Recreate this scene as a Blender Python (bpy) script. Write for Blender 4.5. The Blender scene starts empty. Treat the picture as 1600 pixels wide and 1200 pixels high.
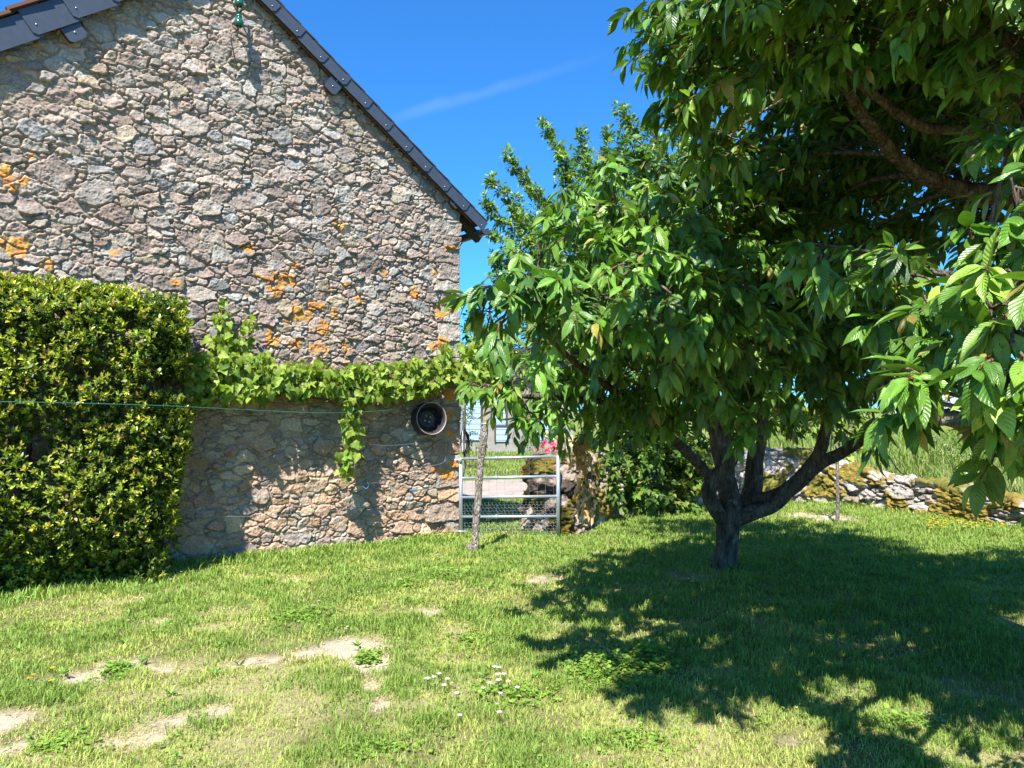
import bpy, math
import numpy as np
from mathutils import Vector, Matrix
from mathutils import noise as mnoise

rng = np.random.default_rng(11)
scn = bpy.context.scene
COL = scn.collection
R = math.radians

# ------------------------------------------------------------------ camera maths
F = 1200.0
CAMZ = 1.6
PITCH = math.atan(45 / F)
cp, sp = math.cos(PITCH), math.sin(PITCH)
def ray(px, py):
    x = (px - 800) / F
    v = (600 - py) / F
    return np.array([x, cp - v * sp, sp + v * cp])
def at(px, py, d):
    r = ray(px, py); r = r * (d / r[1])
    return np.array([r[0], r[1], r[2] + CAMZ])
def ground(px, py, z=0.0):
    r = ray(px, py); t = (z - CAMZ) / r[2]
    return np.array([r[0] * t, r[1] * t, z])
def unit(v):
    v = np.asarray(v, float)
    return v / (np.linalg.norm(v, axis=-1, keepdims=True) + 1e-12)

# gable wall frame: U runs along the wall (to the right, away), N faces the garden
TH = math.atan2(0.6, 0.8)
U = np.array([math.cos(TH), math.sin(TH), 0.0])
N = np.array([math.sin(TH), -math.cos(TH), 0.0])
Z = np.array([0, 0, 1.0])
CORN = ground(718, 835)
def W(u, v, n=0.0):
    return CORN + u * U + n * N + v * Z
def wallhit(px, py, off=0.0):
    r = ray(px, py); o = np.array([0, 0, CAMZ])
    p0 = CORN + off * N
    t = np.dot(p0 - o, N) / np.dot(r, N)
    q = o + r * t - p0
    return float(np.dot(q, U)), float(q[2])

# ------------------------------------------------------------------ noise
def _h(ix, iy, s):
    h = (ix.astype(np.int64) * 374761393 + iy.astype(np.int64) * 668265263 + s * 144269504) & 0xFFFFFFFF
    h = ((h ^ (h >> 13)) * 1274126177) & 0xFFFFFFFF
    h = h ^ (h >> 16)
    return (h & 0xFFFFFF) / float(0xFFFFFF)
def vn(x, y, s=0):
    x = np.asarray(x, float); y = np.asarray(y, float)
    ix = np.floor(x); iy = np.floor(y); fx = x - ix; fy = y - iy
    fx = fx * fx * fx * (fx * (fx * 6 - 15) + 10); fy = fy * fy * fy * (fy * (fy * 6 - 15) + 10)
    a = _h(ix, iy, s); b = _h(ix + 1, iy, s); c = _h(ix, iy + 1, s); d = _h(ix + 1, iy + 1, s)
    return (a * (1 - fx) + b * fx) * (1 - fy) + (c * (1 - fx) + d * fx) * fy
def fbm(x, y, o=4, s=0):
    t = 0; a = 0.5; n = 0
    for k in range(o):
        t = t + a * vn(x * 2 ** k, y * 2 ** k, s + 17 * k); n += a; a *= 0.5
    return t / n
def sstep(a, b, x):
    t = np.clip((np.asarray(x, float) - a) / (b - a), 0, 1)
    return t * t * (3 - 2 * t)

# ------------------------------------------------------------------ mesh building
def place(o, parent):
    COL.objects.link(o)
    if parent is not None:
        o.parent = parent
        off = Vector((0, 0, 0)); p = parent
        while p is not None:
            off += p.location; p = p.parent
        o.location = -off
    return o
def mesh_np(name, V, Fs, mat, parent=None, uv=None, col=None, smooth=True):
    V = np.ascontiguousarray(V, np.float32)
    if not isinstance(Fs, (list, tuple)): Fs = [Fs]
    Fs = [np.asarray(f, np.int32) for f in Fs if len(f)]
    me = bpy.data.meshes.new(name)
    me.vertices.add(len(V)); me.vertices.foreach_set('co', V.ravel())
    li = np.concatenate([f.ravel() for f in Fs])
    tot = np.concatenate([np.full(len(f), f.shape[1], np.int32) for f in Fs])
    st = np.concatenate([[0], np.cumsum(tot)[:-1]]).astype(np.int32)
    me.loops.add(len(li)); me.loops.foreach_set('vertex_index', li)
    me.polygons.add(len(tot)); me.polygons.foreach_set('loop_start', st)
    me.update(calc_edges=True)
    me.polygons.foreach_set('use_smooth', np.full(len(tot), smooth, bool))
    if uv is not None:
        l = me.uv_layers.new(name='UVMap')
        l.data.foreach_set('uv', np.ascontiguousarray(np.asarray(uv, np.float32)[li]).ravel())
    if col is not None:
        a = me.color_attributes.new('col', 'FLOAT_COLOR', 'POINT')
        c = np.ones((len(V), 4), np.float32); c[:, :3] = col
        a.data.foreach_set('color', c.ravel())
    if mat: me.materials.append(mat)
    return place(bpy.data.objects.new(name, me), parent)

class Geo:
    def __init__(s): s.V = []; s.F = {}; s.n = 0; s.C = []; s.UV = []
    def add(s, V, Fs, col=None, uv=None):
        V = np.asarray(V, float)
        if not isinstance(Fs, (list, tuple)): Fs = [Fs]
        for f in Fs:
            f = np.asarray(f, np.int64)
            if len(f): s.F.setdefault(f.shape[1], []).append(f + s.n)
        s.V.append(V); s.n += len(V)
        c = np.zeros((len(V), 3)); c[:] = (0.5, 0.5, 0.5) if col is None else col
        s.C.append(c)
        s.UV.append(np.zeros((len(V), 2)) if uv is None else uv)
    def box(s, o, ax, ay, az, col=None):
        o, ax, ay, az = [np.asarray(q, float) for q in (o, ax, ay, az)]
        V = [o + i * ax + j * ay + k * az for k in (0, 1) for j in (0, 1) for i in (0, 1)]
        q = np.array([[0, 2, 3, 1], [4, 5, 7, 6], [0, 1, 5, 4], [2, 6, 7, 3], [0, 4, 6, 2], [1, 3, 7, 5]])
        if np.dot(np.cross(ax, ay), az) < 0: q = q[:, ::-1]
        s.add(V, q, col)
    def tube(s, pts, rad, seg=8, cap=True, sub=1, rough=0.0, col=None):
        V, Q, T = tube(pts, rad, seg, cap, sub, rough)
        s.add(V, [Q, T] if cap else [Q], col)
    def build(s, name, mat, parent=None, smooth=True):
        if not s.V: return None
        return mesh_np(name, np.concatenate(s.V), [np.concatenate(f) for f in s.F.values()], mat, parent,
                       np.concatenate(s.UV), np.concatenate(s.C), smooth)

def catmull(P, sub):
    P = np.asarray(P, float)
    if sub <= 1 or len(P) < 3: return P
    E = np.vstack([2 * P[0] - P[1], P, 2 * P[-1] - P[-2]])
    out = []
    for i in range(len(P) - 1):
        p0, p1, p2, p3 = E[i:i + 4]
        for k in range(sub):
            t = k / sub
            out.append(0.5 * (2 * p1 + (p2 - p0) * t + (2 * p0 - 5 * p1 + 4 * p2 - p3) * t * t + (3 * p1 - p0 - 3 * p2 + p3) * t ** 3))
    out.append(P[-1])
    return np.array(out)
def tube(pts, rad, seg=8, cap=True, sub=1, rough=0.0):
    P = np.asarray(pts, float); r = np.broadcast_to(np.asarray(rad, float), (len(P),))
    if sub > 1:
        q = catmull(np.column_stack([P, r]), sub); P = q[:, :3]; r = np.maximum(q[:, 3], 1e-4)
    n = len(P)
    T = unit(np.gradient(P, axis=0)) if n > 2 else np.repeat(unit(P[1:] - P[:1]), 2, 0)
    ref = np.array([0, 0, 1.0]) if abs(T[0, 2]) < 0.9 else np.array([1.0, 0, 0])
    A = np.zeros_like(P); a = unit(np.cross(T[0], ref))
    for i in range(n):
        a = unit(a - T[i] * np.dot(a, T[i])); A[i] = a
    B = np.cross(T, A)
    th = np.linspace(0, 2 * np.pi, seg, endpoint=False)
    rr = r[:, None] * np.ones(seg)
    if rough:
        L = np.concatenate([[0], np.cumsum(np.linalg.norm(np.diff(P, axis=0), axis=1))])
        s0 = int(abs(P[0].sum()) * 977) % 1000
        rr = rr * (1 + rough * (fbm(np.cos(th)[None] * 1.7 + 9, np.sin(th)[None] * 1.7 + L[:, None] / max(r.mean() * 2.2, 1e-3) + 5, 4, s0) - 0.5) * 2)
    V = P[:, None] + rr[..., None] * (np.cos(th)[None, :, None] * A[:, None] + np.sin(th)[None, :, None] * B[:, None])
    V = V.reshape(-1, 3)
    i = np.arange(n - 1)[:, None] * seg; j = np.arange(seg)[None]
    Q = np.stack([i + j, i + (j + 1) % seg, i + seg + (j + 1) % seg, i + seg + j], -1).reshape(-1, 4)
    Tt = np.zeros((0, 3), int)
    if cap:
        V = np.vstack([V, P[0], P[-1]]); c0 = n * seg; jj = np.arange(seg)
        Tt = np.vstack([np.column_stack([np.full(seg, c0), (jj + 1) % seg, jj]),
                        np.column_stack([np.full(seg, c0 + 1), (n - 1) * seg + jj, (n - 1) * seg + (jj + 1) % seg])])
    return V, Q, Tt
def gridfaces(nr, nc):
    i = np.arange(nr - 1)[:, None] * nc; j = np.arange(nc - 1)[None]
    return np.stack([i + j, i + j + 1, i + nc + j + 1, i + nc + j], -1).reshape(-1, 4)

def thing(name, label, cat, loc=(0, 0, 0), group=None, kind=None):
    o = bpy.data.objects.new(name, None); COL.objects.link(o)
    o.empty_display_size = 0.2
    o.location = [float(q) for q in loc]
    return tag(o, label, cat, group, kind)
def tag(o, label=None, cat=None, group=None, kind=None):
    if label: o['label'] = label
    if cat: o['category'] = cat
    if group: o['group'] = group
    if kind: o['kind'] = kind
    return o
def copy_tree(o, loc, rz, sc, label=None):
    c = o.copy(); COL.objects.link(c); c.location = loc; c.rotation_euler = (0, 0, rz); c.scale = (sc, sc, sc)
    if label: c['label'] = label
    for ch in list(o.children):
        d = ch.copy(); COL.objects.link(d); d.parent = c
    return c

# ------------------------------------------------------------------ materials
class NT:
    def __init__(s, name):
        s.m = bpy.data.materials.new(name); s.m.use_nodes = True
        s.t = s.m.node_tree; s.t.nodes.clear()
        s.out = s.n('ShaderNodeOutputMaterial')
    def n(s, t, **kw):
        nd = s.t.nodes.new(t)
        for k, v in kw.items():
            if k.startswith('i_'):
                nd.inputs[k[2:].replace('_', ' ')].default_value = v
            else: setattr(nd, k, v)
        return nd
    def l(s, a, b): s.t.links.new(a, b)
    def math(s, op, a, b=None, clamp=False):
        nd = s.n('ShaderNodeMath', operation=op, use_clamp=clamp)
        for i, q in enumerate((a, b)):
            if q is None: continue
            if isinstance(q, (int, float)): nd.inputs[i].default_value = q
            else: s.l(q, nd.inputs[i])
        return nd.outputs[0]
    def mixc(s, fac, a, b, mode='MIX'):
        nd = s.n('ShaderNodeMix', data_type='RGBA', blend_type=mode)
        for k, q in ((0, fac), (6, a), (7, b)):
            if isinstance(q, (int, float)): nd.inputs[k].default_value = q
            elif isinstance(q, tuple): nd.inputs[k].default_value = (*q, 1)
            else: s.l(q, nd.inputs[k])
        return nd.outputs[2]
    def noise(s, scale, detail=4, rough=0.55, vec=None):
        nd = s.n('ShaderNodeTexNoise'); nd.inputs['Scale'].default_value = scale
        nd.inputs['Detail'].default_value = detail; nd.inputs['Roughness'].default_value = rough
        if vec is not None: s.l(vec, nd.inputs['Vector'])
        return nd.outputs['Fac']
    def rng(s, v, a, b, c=0.0, d=1.0):
        nd = s.n('ShaderNodeMapRange'); s.l(v, nd.inputs[0])
        for i, q in enumerate((a, b, c, d)): nd.inputs[i + 1].default_value = q
        return nd.outputs[0]
    def obj(s, scale=None):
        tc = s.n('ShaderNodeTexCoord').outputs['Object']
        if scale is None: return tc
        mp = s.n('ShaderNodeMapping'); s.l(tc, mp.inputs[0]); mp.inputs['Scale'].default_value = scale
        return mp.outputs[0]
    def attr(s): return s.n('ShaderNodeVertexColor', layer_name='col').outputs['Color']
    def bump(s, h, st=0.5, d=0.01):
        nd = s.n('ShaderNodeBump'); nd.inputs['Strength'].default_value = st; nd.inputs['Distance'].default_value = d
        s.l(h, nd.inputs['Height']); return nd.outputs[0]
    def bsdf(s, col, rough=0.8, spec=0.3, metal=0.0, normal=None):
        b = s.n('ShaderNodeBsdfPrincipled')
        if isinstance(col, tuple): b.inputs['Base Color'].default_value = (*col, 1)
        else: s.l(col, b.inputs['Base Color'])
        if isinstance(rough, float): b.inputs['Roughness'].default_value = rough
        else: s.l(rough, b.inputs['Roughness'])
        b.inputs['Specular IOR Level'].default_value = spec
        b.inputs['Metallic'].default_value = metal
        if normal is not None: s.l(normal, b.inputs['Normal'])
        return b.outputs[0]
    def done(s, sh): s.l(sh, s.out.inputs['Surface']); return s.m

def mat_plain(name, col, rough=0.6, spec=0.4, metal=0.0, var=0.25, scale=30, bump=0.2, bd=0.004, stretch=None):
    n = NT(name); v = n.obj(stretch)
    f = n.noise(scale, 5, 0.6, v)
    c = n.mixc(f, tuple(q * (1 - var) for q in col), tuple(min(1, q * (1 + var)) for q in col))
    return n.done(n.bsdf(c, rough, spec, metal, n.bump(f, bump, bd)))
def mat_attr(name, rough=0.85, spec=0.2, scale=60, var=0.3, bump=0.5, bd=0.006, scale2=None):
    n = NT(name); v = n.obj()
    f = n.noise(scale, 6, 0.65, v)
    k = n.rng(f, 0.25, 0.75, 1 - var, 1 + var)
    c = n.mixc(1.0, n.attr(), k, 'MULTIPLY')
    g = n.noise(scale2 or scale * 3, 4, 0.7, v)
    h = n.math('ADD', f, n.math('MULTIPLY', g, 0.4))
    return n.done(n.bsdf(c, rough, spec, 0.0, n.bump(h, bump, bd)))
def mat_leaf(name, trans=0.35, rough=0.4, spec=0.5, veins=0.0, tint=(1.25, 1.35, 0.45)):
    n = NT(name); a = n.attr()
    f = n.noise(35, 3, 0.5, n.obj())
    c = n.mixc(1.0, a, n.rng(f, 0.3, 0.7, 0.8, 1.2), 'MULTIPLY')
    nor = None
    if veins:
        uv = n.n('ShaderNodeTexCoord').outputs['UV']
        sx = n.n('ShaderNodeSeparateXYZ'); n.l(uv, sx.inputs[0])
        ay = n.math('ABSOLUTE', sx.outputs[1])
        ph = n.math('MULTIPLY', n.math('SUBTRACT', sx.outputs[0], n.math('MULTIPLY', ay, 0.22)), 62.0)
        w = n.math('SINE', ph)
        side = n.rng(w, 0.72, 1.0, 0.0, 1.0)
        mid = n.rng(ay, 0.0, 0.07, 1.0, 0.0)
        vein = n.math('MAXIMUM', mid, n.math('MULTIPLY', side, 0.38))
        c = n.mixc(n.math('MULTIPLY', vein, 0.5), c, n.mixc(1.0, c, (1.9, 1.7, 2.0), 'MULTIPLY'))
        nor = n.bump(n.math('SUBTRACT', n.math('MULTIPLY', w, -0.5), n.math('MULTIPLY', mid, 1.5)), veins, 0.0016)
    p = n.bsdf(c, rough, spec, 0.0, nor)
    t = n.n('ShaderNodeBsdfTranslucent'); n.l(n.mixc(1.0, c, tint, 'MULTIPLY'), t.inputs['Color'])
    mx = n.n('ShaderNodeMixShader'); mx.inputs[0].default_value = trans
    n.l(p, mx.inputs[1]); n.l(t.outputs[0], mx.inputs[2])
    return n.done(mx.outputs[0])
def mat_bark(name, c1, c2, lich=(0.3, 0.3, 0.26), scale=18):
    n = NT(name); v = n.obj((1, 1, 0.3))
    f = n.noise(scale, 6, 0.7, v); g = n.noise(9, 4, 0.6, n.obj())
    c = n.mixc(n.rng(f, 0.35, 0.68), c1, c2)
    c = n.mixc(n.rng(g, 0.60, 0.68), c, lich)
    vo = n.n('ShaderNodeTexVoronoi', feature='DISTANCE_TO_EDGE'); vo.inputs['Scale'].default_value = scale * 1.6
    n.l(n.obj((1, 1, 0.22)), vo.inputs['Vector'])
    h = n.math('ADD', f, n.rng(vo.outputs['Distance'], 0.0, 0.2, -0.7, 0.0))
    return n.done(n.bsdf(c, 0.9, 0.15, 0.0, n.bump(h, 1.0, 0.02)))

M_stone = mat_attr('granite_rubble', 0.9, 0.2, 55, 0.38, 0.8, 0.008, 210)
M_drystone = mat_attr('mossy_stone', 0.95, 0.12, 40, 0.42, 0.9, 0.014, 150)
M_ground = mat_attr('turf_soil', 0.97, 0.08, 45, 0.35, 0.8, 0.012, 160)
M_grass = mat_leaf('grass_blades', 0.32, 0.55, 0.25, 0, (1.2, 1.25, 0.5))
M_cherry = mat_leaf('cherry_leaf', 0.22, 0.32, 0.55, 0.8)
M_small = mat_leaf('small_leaf', 0.30, 0.4, 0.45, 0)
M_hedge = mat_leaf('hedge_leaf', 0.25, 0.34, 0.5, 0)
M_vine = mat_leaf('vine_leaf', 0.40, 0.5, 0.35, 0)
M_dry = mat_leaf('dry_leaf', 0.25, 0.7, 0.15, 0, (1.2, 1.0, 0.6))
M_petal = mat_leaf('petal', 0.3, 0.6, 0.2, 0, (1, 1, 1))
M_bark = mat_bark('cherry_bark', (0.05, 0.036, 0.026), (0.21, 0.165, 0.125), (0.24, 0.225, 0.19))
M_twig = mat_plain('twig', (0.16, 0.105, 0.06), 0.8, 0.2)
M_graybark = mat_bark('pale_bark', (0.16, 0.13, 0.10), (0.42, 0.37, 0.31), (0.46, 0.43, 0.38), 30)
M_postwood = mat_bark('weathered_wood', (0.20, 0.16, 0.12), (0.50, 0.44, 0.36), (0.46, 0.42, 0.36), 34)
M_slate = mat_plain('slate', (0.045, 0.056, 0.075), 0.42, 0.5, 0, 0.3, 14, 0.25, 0.004)
M_slate2 = mat_plain('roof_slate', (0.035, 0.036, 0.042), 0.7, 0.3, 0, 0.4, 12, 0.6, 0.01)
M_rust = mat_plain('rusty_tile_edge', (0.16, 0.075, 0.045), 0.85, 0.2)
M_nail = mat_plain('nail_head', (0.42, 0.44, 0.47), 0.4, 0.5, 0.7)
M_timber = mat_plain('old_timber', (0.09, 0.06, 0.04), 0.85, 0.2, 0, 0.4, 20, 0.6, 0.01, (1, 1, 6))
M_zincd = mat_plain('dark_zinc', (0.10, 0.11, 0.12), 0.42, 0.5, 0.6)
M_galv = mat_plain('galvanised', (0.46, 0.52, 0.58), 0.42, 0.5, 0.65, 0.22, 60, 0.1, 0.001)
M_rim = mat_plain('rim_paint', (0.045, 0.04, 0.042), 0.45, 0.5, 0.3, 0.5, 25)
M_rimedge = mat_plain('rim_rust', (0.36, 0.27, 0.24), 0.6, 0.4, 0.3, 0.4, 20)
M_wiregreen = mat_plain('green_wire', (0.04, 0.17, 0.15), 0.5, 0.4)
M_wire = mat_plain('steel_wire', (0.30, 0.30, 0.30), 0.5, 0.5, 0.5)
M_rustwire = mat_plain('rusty_rod', (0.22, 0.16, 0.12), 0.7, 0.3, 0.2)
M_blue = mat_plain('blue_cord', (0.06, 0.22, 0.42), 0.6, 0.3)
M_white = mat_plain('white_cable', (0.74, 0.76, 0.8), 0.5, 0.4)
M_black = mat_plain('black_rubber', (0.03, 0.032, 0.035), 0.5, 0.4)
M_glass = mat_plain('green_glass', (0.01, 0.10, 0.055), 0.12, 0.7)
M_gravel = mat_attr('gravel', 0.95, 0.1, 25, 0.35, 0.8, 0.01, 120)
M_render = mat_plain('grey_render', (0.27, 0.25, 0.23), 0.9, 0.2, 0, 0.3, 5, 0.5, 0.02)
M_whitewall = mat_plain('white_render', (0.78, 0.76, 0.72), 0.9, 0.2, 0, 0.08, 3, 0.2, 0.01)
M_redroof = mat_plain('red_roof', (0.32, 0.13, 0.09), 0.85, 0.2, 0, 0.3, 12, 0.5, 0.02)
def mat_bluedoor():
    n = NT('blue_planks'); w = n.n('ShaderNodeTexWave', wave_type='BANDS', bands_direction='Z')
    w.inputs['Scale'].default_value = 1.4; n.l(n.obj(), w.inputs['Vector'])
    l = n.rng(w.outputs['Fac'], 0.0, 0.12, 0.0, 1.0)
    c = n.mixc(l, (0.12, 0.19, 0.33), (0.34, 0.47, 0.74))
    return n.done(n.bsdf(c, 0.6, 0.3, 0, n.bump(l, 0.5, 0.02)))
M_bluedoor = mat_bluedoor()
def mat_rubble(name):
    n = NT(name); v = n.obj((1, 1, 1.5))
    vo = n.n('ShaderNodeTexVoronoi', feature='DISTANCE_TO_EDGE'); vo.inputs['Scale'].default_value = 6; n.l(v, vo.inputs['Vector'])
    v2 = n.n('ShaderNodeTexVoronoi'); v2.inputs['Scale'].default_value = 6; n.l(v, v2.inputs['Vector'])
    e = n.rng(vo.outputs['Distance'], 0.02, 0.12)
    c = n.mixc(e, (0.33, 0.27, 0.19), n.mixc(0.25, (0.31, 0.27, 0.23), v2.outputs['Color']))
    return n.done(n.bsdf(c, 0.9, 0.2, 0, n.bump(n.math('ADD', e, n.noise(40, 5, 0.6, v)), 1.0, 0.03)))
M_rubble = mat_rubble('rubble_side')

# ------------------------------------------------------------------ leaves
def leaf_tpl(rows, prof, half=0.25, fold=0.25, droop=0.25, cols=3, pet=0.0, curl=0.0):
    """leaf along +x, length 1; prof(t) 0..1 width; returns V, quads, uv"""
    ts = np.asarray(rows, float)
    ys = np.linspace(-1, 1, cols)
    V = []; UVs = []
    rowsall = [(-pet, 0.012), (-0.02, 0.012)] if pet else []
    for t, w in rowsall + [(t, half * prof(t)) for t in ts]:
        for y in ys:
            tt = max(t, 0)
            z = abs(y) * w * fold - droop * tt * tt + curl * math.sin(t * 9) * abs(y) * w
            V.append((t, y * w, z)); UVs.append((t, y))
    n = len(rowsall) + len(ts)
    return np.array(V), gridfaces(n, cols), np.array(UVs)
def cherry_prof(t):
    return max(0.02, (math.sin(math.pi * min(1, t * 1.02) ** 0.85) ** 0.85) * (1 - 0.45 * max(0, t - 0.62)) * (1 if t < 0.93 else 0.75)) if 0 < t < 1 else 0.03
CH_ROWS = [0, 0.05, 0.16, 0.32, 0.5, 0.68, 0.82, 0.92, 1.0]
T_CH = [leaf_tpl(CH_ROWS, cherry_prof, 0.205, f, d, 5, 0.2, c) for f, d, c in ((0.32, 0.22, .08), (0.10, 0.38, .16), (0.65, 0.08, .06), (0.22, 0.55, .18), (0.4, -0.12, .12), (-0.15, 0.3, .14))]
ell = lambda t: max(0.03, math.sin(math.pi * t ** 0.8) ** 0.9) if 0 < t < 1 else 0.04
T_SM = [leaf_tpl([0, 0.25, 0.6, 1], ell, 0.26, f, d, 3) for f, d in ((0.3, 0.15), (0.15, 0.3))]
T_HG = [leaf_tpl([0, 0.2, 0.5, 0.8, 1], ell, 0.23, f, d, 3) for f, d in ((0.35, 0.05), (0.25, 0.25), (0.45, -0.1))]
def vine_tpl(fold, droop):
    ang = np.radians([180, 150, 120, 95, 72, 48, 30, 14, 0])
    rad = np.array([0.28, 0.50, 0.52, 0.46, 0.62, 0.50, 0.60, 0.72, 0.95])
    pts = [(r * math.cos(a), r * math.sin(a)) for a, r in zip(ang, rad)]
    left = pts[1:-1]
    V = [(0, 0, 0)] + [(x, y, fold * abs(y) - droop * (x + .3) ** 2 + .05 * math.sin(7 * x + 5 * y)) for x, y in pts] + \
        [(x, -y, fold * abs(y) - droop * (x + .3) ** 2 + .05 * math.sin(7 * x - 5 * y)) for x, y in left[::-1]]
    n = len(V) - 1
    Fc = np.array([(0, 1 + (k + 1) % n, 1 + k) for k in range(n)])
    V = np.array(V); V[:, 0] += 0.28
    return V, Fc, V[:, :2].copy()
T_VN = [vine_tpl(0.25, 0.3), vine_tpl(0.12, 0.5), vine_tpl(0.35, 0.15)]

def leaf_geo(geo, tpls, T, axis, nor, S, cols, wid=None):
    T = np.asarray(T, float); axis = unit(axis); nor = np.asarray(nor, float)
    nor = unit(nor - axis * (axis * nor).sum(1, keepdims=True))
    Y = np.cross(nor, axis)
    k = rng.integers(0, len(tpls), len(T)); S = np.asarray(S, float)
    wv = rng.uniform(0.82, 1.15, len(T)) if wid is None else wid
    cols = np.asarray(cols, float)
    for q, (V, Fc, uv) in enumerate(tpls):
        m = np.where(k == q)[0]
        if not len(m): continue
        P = T[m, None] + S[m, None, None] * (V[None, :, 0, None] * axis[m, None] + (V[None, :, 1] * wv[m, None])[..., None] * Y[m, None] + V[None, :, 2, None] * nor[m, None])
        n = len(V)
        FF = (Fc[None] + (np.arange(len(m)) * n)[:, None, None]).reshape(-1, Fc.shape[1])
        C = np.repeat(cols[m], n, 0).reshape(len(m), n, 3)
        st = (V[:, 0] < -0.01) if V[:, 0].min() < -0.05 else None
        if st is not None: C[:, st] = (0.22, 0.10, 0.05)
        geo.add(P.reshape(-1, 3), FF, C.reshape(-1, 3), np.tile(uv, (len(m), 1)))
def rand_unit(n):
    return unit(rng.normal(size=(n, 3)))
def colmix(n, cols, w, jit=0.15):
    cols = np.asarray(cols, float); i = rng.choice(len(cols), n, p=np.asarray(w) / np.sum(w))
    return cols[i] * rng.uniform(1 - jit, 1 + jit, (n, 1)) * rng.uniform(0.94, 1.06, (n, 3))

# ------------------------------------------------------------------ stone field
def stone_field(Wd, Hd, res, seed, classes, warp=0.012, joint=0.010, depth=0.035, flat=0.62, rel=1.0, quoins=False):
    """heights (m) and per-vertex stone id over a Wd x Hd rubble face"""
    rs = np.random.default_rng(seed)
    cr = 0.016; cw, ch = int(Wd / cr) + 1, int(Hd / cr) + 1
    occ = np.zeros((ch, cw), bool); st = []
    def shape(a, b, th, dirs, rr, x, z):
        c, s = math.cos(th), math.sin(th)
        X = (x * c + z * s) / a; Y = (-x * s + z * c) / b
        d = np.stack([np.maximum(0, X * math.cos(q) + Y * math.sin(q)) / r for q, r in zip(dirs, rr)])
        return (d ** 14).sum(0) ** (1 / 14)
    if quoins:                                   # squared corner blocks up the right hand edge
        z0, k = 0.0, 0
        while z0 < Hd:
            hb = rs.uniform(.15, .26); wb = (rs.uniform(.24, .34) if k % 2 else rs.uniform(.36, .52)); cx, cz = Wd - wb / 2 + .01, z0 + hb / 2
            dirs = np.array([0, 1, 2, 3]) * math.pi / 2 + rs.normal(0, .05, 4); st.append((wb / 2, hb / 2, rs.normal(0, .02), dirs, np.array([1.0, .97, .97, .97]), cx, cz))
            i0 = max(0, int((Wd - wb) / cr)); occ[int(z0 / cr):int((z0 + hb) / cr), i0:] = True
            z0 += hb; k += 1
    for (a0, a1, tries, tol) in classes:
        for _ in range(tries):
            a = rs.uniform(a0, a1); b = a * rs.uniform(0.38, 0.85) * (flat / 0.62); cx = rs.uniform(-0.05, Wd + 0.05); cz = rs.uniform(-0.05, Hd + 0.05)
            th = rs.normal(0, 0.11)
            k = rs.integers(4, 7); dirs = np.linspace(0, 2 * np.pi, k, endpoint=False) + rs.uniform(0, 6.28) + rs.normal(0, 0.25, k)
            rr = rs.uniform(0.72, 1.0, k)
            i0, i1 = max(0, int((cx - a * 1.2) / cr)), min(cw, int((cx + a * 1.2) / cr) + 2)
            j0, j1 = max(0, int((cz - a * 1.2) / cr)), min(ch, int((cz + a * 1.2) / cr) + 2)
            if i1 <= i0 or j1 <= j0: continue
            x = np.arange(i0, i1) * cr - cx; z = np.arange(j0, j1) * cr - cz
            m = shape(a, b, th, dirs, rr, x[None], z[:, None]) < 1
            c = m.sum()
            if c < 1: continue
            if (occ[j0:j1, i0:i1] & m).sum() > tol * c: continue
            occ[j0:j1, i0:i1] |= m
            st.append((a, b, th, dirs, rr, cx, cz))
    nx, nz = int(round(Wd / res)) + 1, int(round(Hd / res)) + 1
    xs = np.arange(nx) * res; zs = np.arange(nz) * res
    X, Zz = np.meshgrid(xs, zs)
    wx = X + (fbm(X * 9, Zz * 9, 3, seed) - 0.5) * warp * 4; wz = Zz + (fbm(X * 9 + 50, Zz * 9, 3, seed + 3) - 0.5) * warp * 4
    D1 = np.full((nz, nx), 9.0); D2 = np.full((nz, nx), 9.0); ID = np.zeros((nz, nx), int)
    for q, (a, b, th, dirs, rr, cx, cz) in enumerate(st):
        pad = a * 1.25 + 0.05
        i0, i1 = max(0, int((cx - pad) / res)), min(nx, int((cx + pad) / res) + 2)
        j0, j1 = max(0, int((cz - pad) / res)), min(nz, int((cz + pad) / res) + 2)
        if i1 <= i0 or j1 <= j0: continue
        d = (shape(a, b, th, dirs, rr, wx[j0:j1, i0:i1] - cx, wz[j0:j1, i0:i1] - cz) - 1) * math.sqrt(a * b) * 0.85
        A = D1[j0:j1, i0:i1]; B = D2[j0:j1, i0:i1]; I = ID[j0:j1, i0:i1]
        nw = d < A
        B[:] = np.where(nw, A, np.minimum(B, d)); A[:] = np.where(nw, d, A); I[nw] = q
    e = np.minimum((D2 - D1) * 0.5, joint * 1.1 - D1)
    e = e + (fbm(X * 40, Zz * 40, 3, seed + 5) - 0.5) * 0.012
    n = len(st)
    off = rs.normal(0.0, 0.010 * (.5 + rel * .5), n); tx = rs.normal(0, 0.16 * rel, n); tz = rs.normal(-0.02, 0.20 * rel, n)
    cx = np.array([s[5] for s in st]); cz = np.array([s[6] for s in st])
    top = off[ID] + tx[ID] * (X - cx[ID]) + tz[ID] * (Zz - cz[ID])
    top = np.clip(top, -0.035, 0.045)
    f1 = fbm(X * 11 + ID * 7.3, Zz * 14 + ID * 3.1, 4, seed + 9); top = top + ((f1 - 0.5) * 0.050 + np.abs(f1 - 0.5) * 0.02) * (.3 + .7 * rel)
    top = top + (fbm(X * 55, Zz * 55, 3, seed + 8) - 0.5) * 0.012
    ins = sstep(-0.001, 0.013, e)
    mort = -depth + (fbm(X * 5, Zz * 5, 3, seed + 11) - 0.45) * 0.035 + (fbm(X * 60, Zz * 60, 3, seed + 12) - 0.5) * 0.014
    hgt = mort * (1 - ins) + np.maximum(top, mort + 0.004) * ins
    return X, Zz, hgt, ID, ins, n, np.array([s[0] for s in st])

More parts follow.
